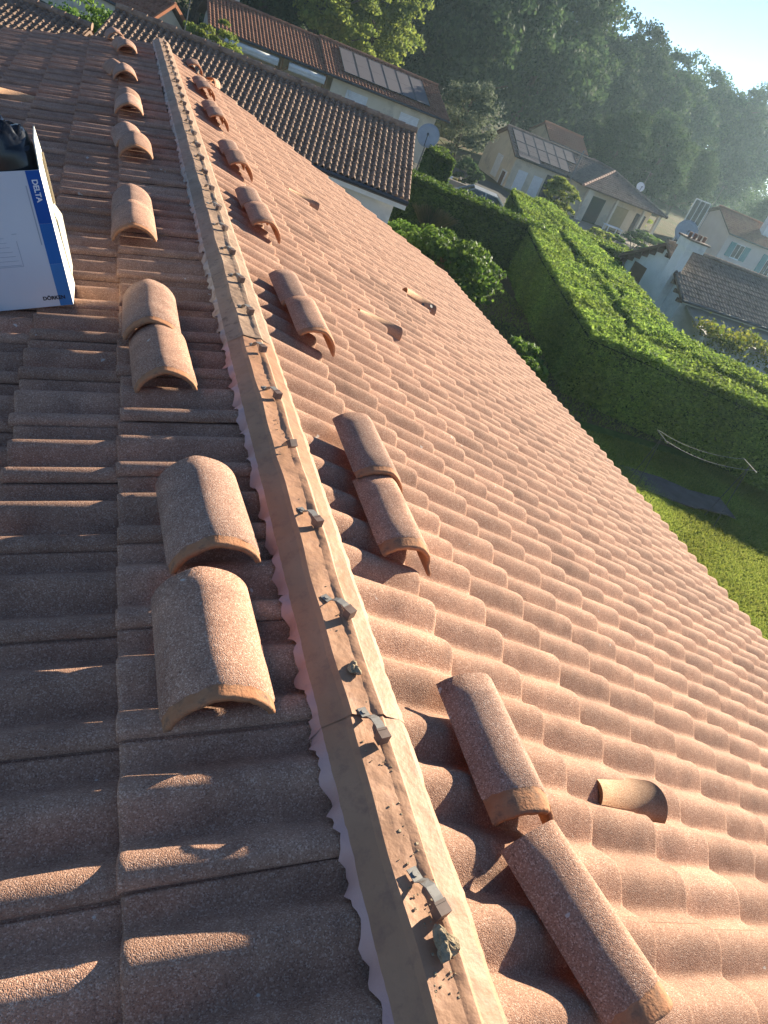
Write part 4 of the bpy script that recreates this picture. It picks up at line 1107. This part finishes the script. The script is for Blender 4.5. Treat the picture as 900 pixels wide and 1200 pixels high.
for xa, xb in ((-6.4, -3.25), (-2.6, -0.35)):
    aw = MB(); aw.tube([(xa, 0.12, zn - 2.85), (xb, 0.12, zn - 2.85)], 0.16, 12); aw.box(xa, xb, 0.02, 0.05, zn - 3.12, zn - 2.86)
    aw.build("awning", WHITE, N1, smooth=True)
s_ = Vector((0, -4.2, -1.36)).normalized()
for k in range(6):
    p = Vector((0, 4.1, zn - 1.12)) + s_ * 0.55 + Vector((0.75 + 0.985 * k, 0, 0)); nrm_ = Vector((0, -s_.z, s_.y)); nrm_ = nrm_ if nrm_.z > 0 else -nrm_
    p += nrm_ * 0.13; solar(N1, p.x, p.y, p.z, s_, 0.96, 3.15)
window(N1, 1.2, 2.6, zn - 3.95, zn - 2.95, 0.45, WHITE, GLASS, -1, 0, WHITE)
window(N1, 4.9, 6.2, zn - 4.0, zn - 3.0, 0.45, WHITE, GLASS, -1, 0, WHITE)
MB().tube([(1.35, 0.38, zn - 2.95), (1.35, 0.20, zn - 3.15), (1.35, 0.33, zn - 3.4), (1.35, 0.33, 0.1)], 0.05, 8).build("downpipe", WHITE, N1)
MB().box(-6.05, -5.4, 4.9, 5.5, zn - 1.6, zn - 0.35).build("chimney", CREAM, N1)
dish("satellite_dish", (14.0, 36.9, -2.45), (-0.42, -0.82, 0.35), 0.54, "big grey satellite dish beside the corner of the dark brown roof", DISHM, 2.7)

# --- small orange gabled house far top left
T_ = empty("small_house", (2.6, 50.0, gz(0, 50)), R_(-48), "small cream house with orange verge tiles at the top left", "house")
zt = -gz(0, 50)
gable_roof(T_, ROOF_RED, -9.5, 0.22, -1.5, 0, 1.6, zt - 3.3, zt - 2.25, 0.225, 0.33, 0.065, 6)
gable_walls(T_, CREAM, -9.0, 0.0, -1.2, 0, 1.25, -0.4, zt - 3.35, zt - 2.45)
vv = MB(); vv.bar((0.24, -1.6, zt - 3.33), (0.24, 0, zt - 2.2), 0.12, 0.16); vv.bar((0.24, 0, zt - 2.2), (0.24, 1.7, zt - 3.33), 0.12, 0.16); vv.build("verge_tile", flat("orange_verge", (0.45, 0.16, 0.07), 0.8), T_)
W2 = empty("white_house", (-6.5, 58, gz(0, 58)), 0, "pale house front with dark window openings cut by the top picture edge", "house")
gable_roof(W2, ROOF_RED, -8, 5.2, -0.5, 4, 8.5, 2.6, 4.1, 0.225, 0.33, 0.065, 5)
gable_walls(W2, CREAM, -7.6, 4.8, 0, 4, 8, -0.3, 2.6, 3.9)
for xa in (-1.9, 1.3, 3.2): window(W2, xa, xa + 1.2, 0.05, 2.0, 0.0, BROWNW, GLASS, -1, 1)
def aerial(x, y, z0, z1, label, n=6):
    e = empty("tv_aerial", (x, y, z0), 0.4, label, "aerial")
    MB().tube([(0, 0, 0), (0, 0, z1 - z0)], 0.025, 6).build("mast", STEEL, e)
    b = MB(); b.bar((-0.5, 0, z1 - z0 - 0.12), (0.5, 0, z1 - z0 - 0.12), 0.025)
    for k in range(n): b.bar((-0.45 + 0.9 * k / (n - 1), -0.28 + 0.02 * k, z1 - z0 - 0.12), (-0.45 + 0.9 * k / (n - 1), 0.28 - 0.02 * k, z1 - z0 - 0.12), 0.014)
    b.build("dipole_array", STEEL, e)
    return e
aerial(3.0, 44.0, -3.6, 0.5, "thin aerial mast in front of the small orange gabled house")

# --- cream gable house with two rows of panels, joined to the hip roofed bungalow
H2 = empty("solar_house", (30.0, 61, gz(30, 61)), 0, "cream gabled house with two rows of solar panels, joined to a hip roofed wing", "house")
zh = -gz(30, 61)
RZ, EZ = zh - 2.05, zh - 3.55
gable_roof(H2, ROOF_TAN, -0.35, 9.0, -3.3, 0, 3.3, EZ, RZ, 0.22, 0.33, 0.055, 5)
gable_walls(H2, CREAM, 0.0, 8.6, -3.0, 0, 3.0, -0.4, EZ - 0.02, RZ - 0.14)
s_ = Vector((0, -3.3, EZ - RZ)).normalized(); nrm_ = Vector((0, -s_.z, s_.y)); nrm_ = nrm_ if nrm_.z > 0 else -nrm_
for r in range(2):
    for k in range(6 - r):
        p = Vector((0, 0, RZ)) + s_ * (0.25 + 1.52 * r) + Vector((0.0 + 1.02 * k + 0.0 * r, 0, 0)) + nrm_ * 0.12
        solar(H2, p.x, p.y, p.z, s_, 1.0, 1.5)
p = Vector((0, 0, RZ)) + s_ * 3.06 + Vector((-0.1, 0, 0)) + nrm_ * 0.12
solar(H2, p.x, p.y, p.z, s_, 2.1, 0.75)
dk = MB(); dk.box(-0.06, -0.002, -2.45, -1.75, 0.0, 1.0); dk.build("side_door", BROWNW, H2)
fr = MB(); fr.box(-0.10, -0.003, -2.55, -2.451, 0, 1.1); fr.box(-0.10, -0.003, -1.749, -1.65, 0, 1.1); fr.box(-0.10, -0.003, -2.45, -1.75, 1.001, 1.1); fr.build("door_frame", WHITE, H2)
gp = MB(); gp.box(-0.10, -0.003, -0.9, 0.1, 0.2, 1.9); gp.box(-0.14, -0.101, -0.8, 0.0, 0.3, 1.8, 0); gp.build("side_window", WHITE, H2)
ga = MB(); ga.box(3.2, 5.4, -3.05, -3.002, 0, 2.0); ga.build("garage_shade_panel", DARKG, H2)  # flat dark panel painted for the shaded inside, no real opening
for xa in (0.6, 2.1): MB().box(xa, xa + 0.9, -3.04, -3.003, 0.0, 1.6).build("patio_door", WHITE, H2)
# hip wing: ridge along y from the main ridge to the apex, hip end towards us
W = empty("bungalow", (39.0, 55, gz(39, 55)), 0, "bungalow wing with a hipped tan roof, open terrace under its eave", "bungalow")
za = zh - 2.02; ze = zh - 3.52
xl, xr, yf_, ya_ = -4.3, 4.6, -0.2, 3.1
apex = Vector((0, ya_, za)); back = Vector((0, 7.0, za))
fl_ = Vector((xl, yf_, ze)); fr_ = Vector((xr, yf_, ze))
Df = math.hypot(ya_ - yf_, za - ze)
def hipf(y): 
    t = min(1, max(0.02, y / Df)); return (xl * t, xr * t)
place_field("roof_tile", W, ROOF_TAN, apex, (1, 0, 0), (0, yf_ - ya_, ze - za), 9, Df, 0.2, 0.27, 0.05, 5, hip=hipf)
Dl = math.hypot(xl, za - ze); yb_ = 7.0
def hipl(y):
    t = min(1, max(0.02, y / Dl)); return (0, (yb_ - ya_) + (ya_ - yf_) * t)
place_field("roof_tile", W, ROOF_GREY, (0, yb_, za), (0, -1, 0), (xl, 0, ze - za), 8, Dl, 0.2, 0.27, 0.05, 5, hip=hipl)
Dr = math.hypot(xr, za - ze)
def hipr(y):
    t = min(1, max(0.02, y / Dr)); return (-(ya_ - yf_) * t, yb_ - ya_)
place_field("roof_tile", W, ROOF_GREY, apex, (0, 1, 0), (xr, 0, ze - za), 8, Dr, 0.2, 0.27, 0.05, 5, hip=hipr)
rd = MB(); z_ = 0.05
rd.add([apex - Vector((0, 0, z_)), fl_ - Vector((0, 0, z_)), fr_ - Vector((0, 0, z_)), (0, yb_, za - z_), (xl, yb_, ze - z_), (xr, yb_, ze - z_)], [(0, 1, 2), (0, 3, 4, 1), (0, 2, 5, 3), (1, 4, 5, 2), (3, 5, 4)])
rd.build("roof_deck", BROWNW, W)
PINKT = flat("hip_cap_clay", (0.42, 0.25, 0.19), 0.85)
def caps(a, b, m, nm="hip_cap"):
    a = Vector(a); b = Vector(b); n = int((b - a).length / 0.4)
    c = MB()
    for k in range(n): c.tube([a + (b - a) * (k / n) + Vector((0, 0, .06)), a + (b - a) * ((k + 1.05) / n) + Vector((0, 0, .075))], [0.10, 0.12], 8)
    o = c.build(nm, m, W); o['kind'] = 'stuff'
caps(apex, fl_, PINKT); caps(apex, fr_, ROOF_GREY); caps(back, apex, ROOF_GREY, "ridge_cap")
ww = MB(); ww.box(-3.9, 4.0, 1.2, 7.0, -0.4, ze - 0.06); ww.build("wall", CREAM, W)
for xa, xb in ((-3.5, -2.9), (-0.6, -0.4), (2.3, 2.5), (3.9, 4.2)): MB().box(xa, xb, 0.0, 0.25, -0.3, ze - 0.07).build("terrace_post", CREAM, W)
MB().box(-2.7, -0.8, 1.13, 1.198, 0, 1.95).build("patio_door", GLASS, W)
MB().box(0.1, 1.7, 1.14, 1.197, 0.0, 1.9).build("shutter_wall", flat("ochre", (0.45, 0.36, 0.2), 0.8), W)
MB().box(2.6, 3.6, 1.13, 1.196, 0.0, 1.9).build("terrace_door", DARKG, W)
dish("satellite_dish", (42.4, 58.6, zh - 2.35 + gz(30, 61)), (-0.2, -0.9, 0.35), 0.38, "small white satellite dish on the bungalow's hip roof", WHITE, 1.2)
aerial(43.3, 59.5, gz(30, 61) + zh - 2.9, gz(30, 61) + zh - 1.0, "small aerial next to the white dish on the bungalow roof")
tb = empty("garden_table", (37.5, 52.6, gz(37, 52)), 0.1, "white garden table on the bungalow terrace", "table")
MB().box(-0.8, 0.8, -0.4, 0.4, 0.70, 0.75).build("tabletop", WHITE, tb)
for sx in (-0.7, 0.7):
    for sy in (-0.3, 0.3): MB().box(sx - 0.03, sx + 0.03, sy - 0.03, sy + 0.03, 0, 0.699).build("leg", WHITE, tb)
pole = empty("lamp_pole", (29.4, 48.4, gz(29, 48)), 0, "thin grey pole standing before the clipped round tree", "pole")
MB().tube([(0, 0, -0.2), (0, 0, 4.9)], 0.045, 8).build("shaft", STEEL, pole); MB().tube([(0, 0, 4.9), (0, 0, 5.0)], [0.07, 0.03], 8).build("cap", STEEL, pole)

# --- white gable house with the chimney breast
G = empty("chimney_house", (23.75, 29, gz(24, 29)), 0, "white gabled house with an outside chimney breast and grey brown roof beyond the hedge", "house")
zq = -gz(24, 29)
gable_roof(G, ROOF_GREY, -0.35, 11.5, -2.75, 0, 2.75, zq - 3.75, zq - 2.2, 0.215, 0.3, 0.05, 7)
gable_walls(G, WHITER, 0.0, 11, -2.4, 0, 2.4, -0.3, zq - 3.78, zq - 2.36)
side_window(G, 0.75, 1.75, zq - 4.75, zq - 3.62, 0.0, -1, BROWNW)
ch = MB(); ch.box(-0.42, -0.002, -1.42, -0.82, -0.2, zq - 2.0); ch.build("chimney_breast", WHITER, G)
ct = MB(); ct.box(-0.5, 0.52, -1.5, -0.74, zq - 2.0, zq - 1.62); ct.build("chimney_stack", WHITER, G)
cc = MB(); cc.box(-0.58, 0.60, -1.58, -0.66, zq - 1.62, zq - 1.55)
cc.build("chimney_slab", ROOF_GREY, G)
for k in range(4): MB().tube([(-0.35 + 0.28 * k, -1.12, zq - 1.55), (-0.35 + 0.28 * k, -1.12, zq - 1.32)], [0.07, 0.085], 10).build("chimney_pot", flat("pot_brown", (0.2, 0.11, 0.08), 0.8), G)
for k in range(6):
    for sg in (-1, 1):
        y = sg * (0.35 + 0.42 * k); z = zq - 2.36 - abs(y) * (1.42 / 2.4)
        MB().box(-0.34, 0.0, y - 0.05, y + 0.05, z - 0.16, z + 0.02).build("rafter_end", BROWNW, G)
MB().tube([(-0.10, 2.6, zq - 3.85), (-0.10, 2.3, zq - 4.1), (-0.10, 2.25, 0)], 0.045, 8).build("downpipe", STEEL, G)
window(G, 3.0, 4.2, zq - 5.2, zq - 4.2, -2.4, WHITE, GLASS, -1, 1)
lean = MB()
lean.add([(0.3, -2.45, zq - 3.98), (8.5, -2.45, zq - 3.98), (8.5, -4.3, zq - 4.5), (0.3, -4.3, zq - 4.5), (0.3, -2.45, zq - 4.06), (8.5, -2.45, zq - 4.06), (8.5, -4.3, zq - 4.58), (0.3, -4.3, zq - 4.58)],
         [(0, 3, 2, 1), (4, 5, 6, 7), (0, 1, 5, 4), (1, 2, 6, 5), (2, 3, 7, 6), (3, 0, 4, 7)])
lean.build("lean_to_roof", flat("plastic_sheet", (0.32, 0.29, 0.25), 0.5), G)
for xa in (0.5, 3.2, 5.9, 8.3): MB().box(xa - 0.06, xa + 0.06, -4.25, -4.13, -0.2, zq - 4.6).build("lean_to_post", WHITE, G)
vine = empty("grape_vine", (26.0, 24.6, gz(26, 24.6)), 0, "yellow green vine climbing along the front edge of the lean-to roof", "vine")
g = np.random.default_rng(55); n = 5200
zv = -4.30 - gz(26, 24.6)
cx = g.choice(np.linspace(-2.0, 6.0, 22), n) + g.normal(0, 0.22, n); P = np.column_stack([cx, g.normal(0, 0.32, n) + 0.25 * np.sin(cx * 1.7), zv + 0.12 * np.sin(cx * 2.3) + np.where(g.uniform(0, 1, n) < 0.75, g.normal(0.05, 0.15, n), -np.abs(g.normal(0, 0.55, n)))])
V, F = leaf_cloud(P, np.tile([-.3, -.5, 0.8], (n, 1)), 0.14, 56, 0.7)
mobj("foliage", npmesh("foliage", V, F, L_VINE), vine)
st = MB(); st.tube([(-1.6, 0, -0.1), (-1.5, 0.05, zv * 0.5), (-1.2, 0, zv - 0.05), (1.5, 0.05, zv), (5.8, 0, zv)], [0.05, 0.04, 0.035, 0.03, 0.015], 6); st.build("stem", BARK, vine)

# --- pink house with teal shutters
Pk = empty("pink_house", (57.25, 65, gz(57, 65)), 0, "pinkish gabled house with teal shutters at the right edge, brown roof", "house")
zp = -gz(57, 65)
gable_roof(Pk, ROOF_RED, -0.4, 15, -3.3, 0, 3.3, zp - 3.3, zp - 1.65, 0.22, 0.32, 0.055, 5)
gable_walls(Pk, PINKR, 0.0, 14.6, -2.9, 0, 2.9, -0.8, zp - 3.3, zp - 1.83)
f1 = window(Pk, 1.5, 2.7, zp - 5.3, zp - 3.9, -2.9, WHITE, GLASS, -1, 1)
for xa in (0.75, 2.75): 
    s = MB(); s.box(xa, xa + 0.7, -2.98, -2.902, zp - 5.3, zp - 3.9); s.build("shutter", TEAL, Pk)
f1 = window(Pk, 6.2, 7.4, zp - 5.9, zp - 3.9, -2.9, WHITE, GLASS, -1, 1)
for xa in (5.4, 7.45):
    s = MB(); s.box(xa, xa + 0.75, -2.98, -2.902, zp - 5.9, zp - 3.9); s.build("shutter", TEAL, Pk)
c = MB(); c.box(4.9, 5.8, -1.7, -1.0, zp - 2.6, zp - 0.75); c.build("chimney", WHITER, Pk)
c = MB(); c.box(4.8, 5.9, -1.8, -0.9, zp - 0.75, zp - 0.68); c.build("chimney_slab", ROOF_GREY, Pk)
fw = empty("conservatory_window", (51.2, 60.8, gz(51, 60)), 0.25, "white framed window wall standing left of the pink gable", "window wall")
for k in range(4): MB().box(-1.2 + 0.8 * k - 0.04, -1.2 + 0.8 * k + 0.04, -0.04, 0.04, 0, 4.4).build("mullion", WHITE, fw)
for z in (0.05, 2.2, 4.36): MB().box(-1.16, 1.16, -0.035, 0.035, z, z + 0.08).build("transom", WHITE, fw)
for k in range(3):
    for z0, z1 in ((0.14, 2.19), (2.29, 4.35)): MB().box(-1.15 + 0.8 * k, -0.45 + 0.8 * k, -0.008, 0.008, z0, z1).build("pane", GLASS, fw)
dish("satellite_dish", (40.5, 48.3, -3.35), (-0.45, -0.8, 0.35), 0.85, "big grey mesh satellite dish between the bungalow and the pink house", DISHM, 2.4)
aerial(50.4, 58.5, -5.9, 0.2, "tall thin aerial before the pink gable wall")
# --- house behind the trees
O_ = empty("far_house", (42.5, 75, gz(42, 75)), 0, "small piece of an orange roofed house glimpsed between the trunks", "house")
zo = -gz(42, 75)
gable_roof(O_, flat("orange_tile", (0.42, 0.20, 0.12), 0.85), -2.2, 2.6, -2.5, 0, 2.5, zo - 2.4, zo - 1.2, 0.25, 0.35, 0.05, 4)
gable_walls(O_, CREAM, -2.0, 2.4, -2.2, 0, 2.2, -0.3, zo - 2.42, zo - 1.35)

# ------------------------------------------------------------------ cars, low wall, clothes line, mat
def car(name, loc, rz, paint, label):
    e = empty(name, loc, rz, label, "car", "cars parked on the drive")
    L, Wd = 4.1, 1.68
    side = [(-2.05, 0.30), (-2.05, 0.62), (-1.98, 0.82), (-1.15, 0.93), (-0.75, 0.96), (1.70, 0.98), (2.02, 0.92), (2.06, 0.60), (2.03, 0.30)]
    b = MB(); n = len(side)
    V = [(x, sgn * (Wd / 2 - (0.03 if z > 0.9 else 0.0) - (0.05 if abs(x) > 1.9 else 0)), z) for sgn in (-1, 1) for x, z in side]
    b.add(V, [tuple(range(n)), tuple(range(2 * n - 1, n - 1, -1))] + [(i, n + i, n + (i + 1) % n, (i + 1) % n) for i in range(n)])
    b.build("body", paint, e)
    cab = [(-0.95, 0.955), (-0.25, 1.40), (1.05, 1.43), (1.78, 0.975)]; b = MB()
    V = [(x, sgn * (Wd / 2 - (0.22 if z > 1.2 else 0.07)), z) for sgn in (-1, 1) for x, z in cab]
    b.add(V, [(0, 1, 2, 3), (7, 6, 5, 4), (0, 4, 5, 1), (1, 5, 6, 2), (2, 6, 7, 3)])
    b.build("window", GLASS, e)
    r = MB(); r.box(-0.27, 1.07, -Wd / 2 + 0.2, Wd / 2 - 0.2, 1.405, 1.45)
    for sgn in (-1, 1):
        for (x0, z0, x1, z1) in ((-0.97, 0.95, -0.26, 1.43), (0.38, 0.95, 0.42, 1.43), (1.80, 0.97, 1.06, 1.44)): r.bar((x0, sgn * (Wd / 2 - 0.06), z0), (x1, sgn * (Wd / 2 - 0.21), z1), 0.06)
    r.build("roof", paint, e)
    for x in (-1.28, 1.30):
        for sgn in (-1, 1):
            w = MB(); w.tube([(x, sgn * (Wd / 2 - 0.19), 0.31), (x, sgn * (Wd / 2 + 0.01), 0.31)], 0.31, 18); wo = w.build("wheel", DARKG, e)
            h = MB(); h.tube([(x, sgn * (Wd / 2 + 0.011), 0.31), (x, sgn * (Wd / 2 + 0.022), 0.31)], 0.2, 14); h.build("rim", STEEL, wo)
    for sgn in (-1, 1):
        MB().box(-2.07, -1.93, sgn * 0.62 - 0.16, sgn * 0.62 + 0.16, 0.60, 0.76).build("headlight", WHITE, e)
        MB().box(2.0, 2.075, sgn * 0.66 - 0.1, sgn * 0.66 + 0.1, 0.66, 0.88).build("tail_light", flat("red_lens", (0.35, 0.02, 0.02), 0.3), e)
        MB().box(-0.72, -0.55, sgn * (Wd / 2 + 0.06) - 0.08, sgn * (Wd / 2 + 0.06) + 0.08, 0.93, 1.06).build("mirror", paint, e)
    MB().box(-2.095, -2.045, -0.25, 0.25, 0.40, 0.50).build("number_plate", WHITE, e)
    return e
car("parked_car", (19.6, 39.2, gz(19.6, 39.2) + 0.012), R_(160), flat("silver_paint", (0.40, 0.43, 0.47), 0.25, 0.6), "silver car parked behind the trimmed hedge near the stone wall")
car("parked_car", (17.6, 43.0, gz(17.6, 43) + 0.012), R_(70), flat("pale_blue_paint", (0.32, 0.40, 0.52), 0.25, 0.6), "pale blue car peeping out beside the short upright hedge")
wl = empty("stone_wall", (19.3, 41.6, gz(19, 41.6)), R_(-6), "low grey stone wall beside the silver car", "wall")
gs = random.Random(8)
for r in range(3):
    x = -1.4 + (0.2 if r % 2 else 0)
    while x < 1.6:
        w = gs.uniform(0.35, 0.6); MB().box(x, x + w - 0.02, -0.12 + gs.uniform(-.012, .012), 0.12, 0.36 * r, 0.36 * r + 0.34).build("stone", PAVE, wl); x += w
cl = empty("clothes_line", (12.2, 10.9, gz(12.2, 10.9)), R_(-12), "clothes line of two sagging cords on thin posts over the shaded lawn", "clothes line")
zc = -3.62 - gz(12, 10.9)
for sx in (-1.15, 1.15):
    MB().tube([(sx, -0.25, -0.1), (sx, 0, zc)], 0.008, 6).build("post", DARKG, cl); MB().tube([(sx, 0.25, -0.1), (sx, 0, zc - 0.02)], 0.008, 6).build("post", DARKG, cl)
    MB().bar((sx, -0.3, zc), (sx, 0.3, zc), 0.008).build("cross_bar", DARKG, cl)
for yy in (-0.24, 0.24):
    MB().tube([(-1.15 + 2.3 * k / 10, yy, zc + 0.02 - 0.14 * (1 - (k / 5 - 1) ** 2)) for k in range(11)], 0.0034, 5).build("cord", flat("cord_grey", (0.36, 0.36, 0.34), 0.7), cl)
mt = MB(); gm = random.Random(4)
xs = np.linspace(0, 3.2, 14)
up_ = [(x, 0.55 + gm.uniform(-0.06, 0.06) + 0.12 * math.sin(x * 2)) for x in xs]; dn_ = [(x, -0.35 + gm.uniform(-0.06, 0.06) - 0.1 * math.sin(x)) for x in xs[::-1]]
mt.prism(up_ + dn_, 0.0, 0.03)
m_ = mt.build("ground_sheet", mat_noise("grey_sheet", (0.085, 0.08, 0.07), (0.13, 0.12, 0.11), 3, 0.9, 0.1, 0.4, 12)); m_.location = (11.35, 11.95, gz(12.5, 11.8) + 0.03); m_.rotation_euler = (0, 0, R_(-12))
tag(m_, "grey sheet spread on the shaded lawn under the clothes line", "ground sheet")

# ------------------------------------------------------------------ air
hz = MB(); hz.box(-1600, 1600, -1600, 2600, -7.2, 24.0)
mh = bpy.data.materials.new("haze_flare_veil"); mh.use_nodes = True; hn = mh.node_tree
for nd in list(hn.nodes):
    if nd.type == 'BSDF_PRINCIPLED': hn.nodes.remove(nd)
pv = hn.nodes.new('ShaderNodeVolumePrincipled'); pv.inputs['Color'].default_value = (0.62, 0.86, 1.0, 1); pv.inputs['Density'].default_value = 0.00046; pv.inputs['Anisotropy'].default_value = 0.6
hn.links.new(pv.outputs[0], hn.nodes['Material Output'].inputs['Volume'])
tag(hz.build("haze", mh), kind='stuff')
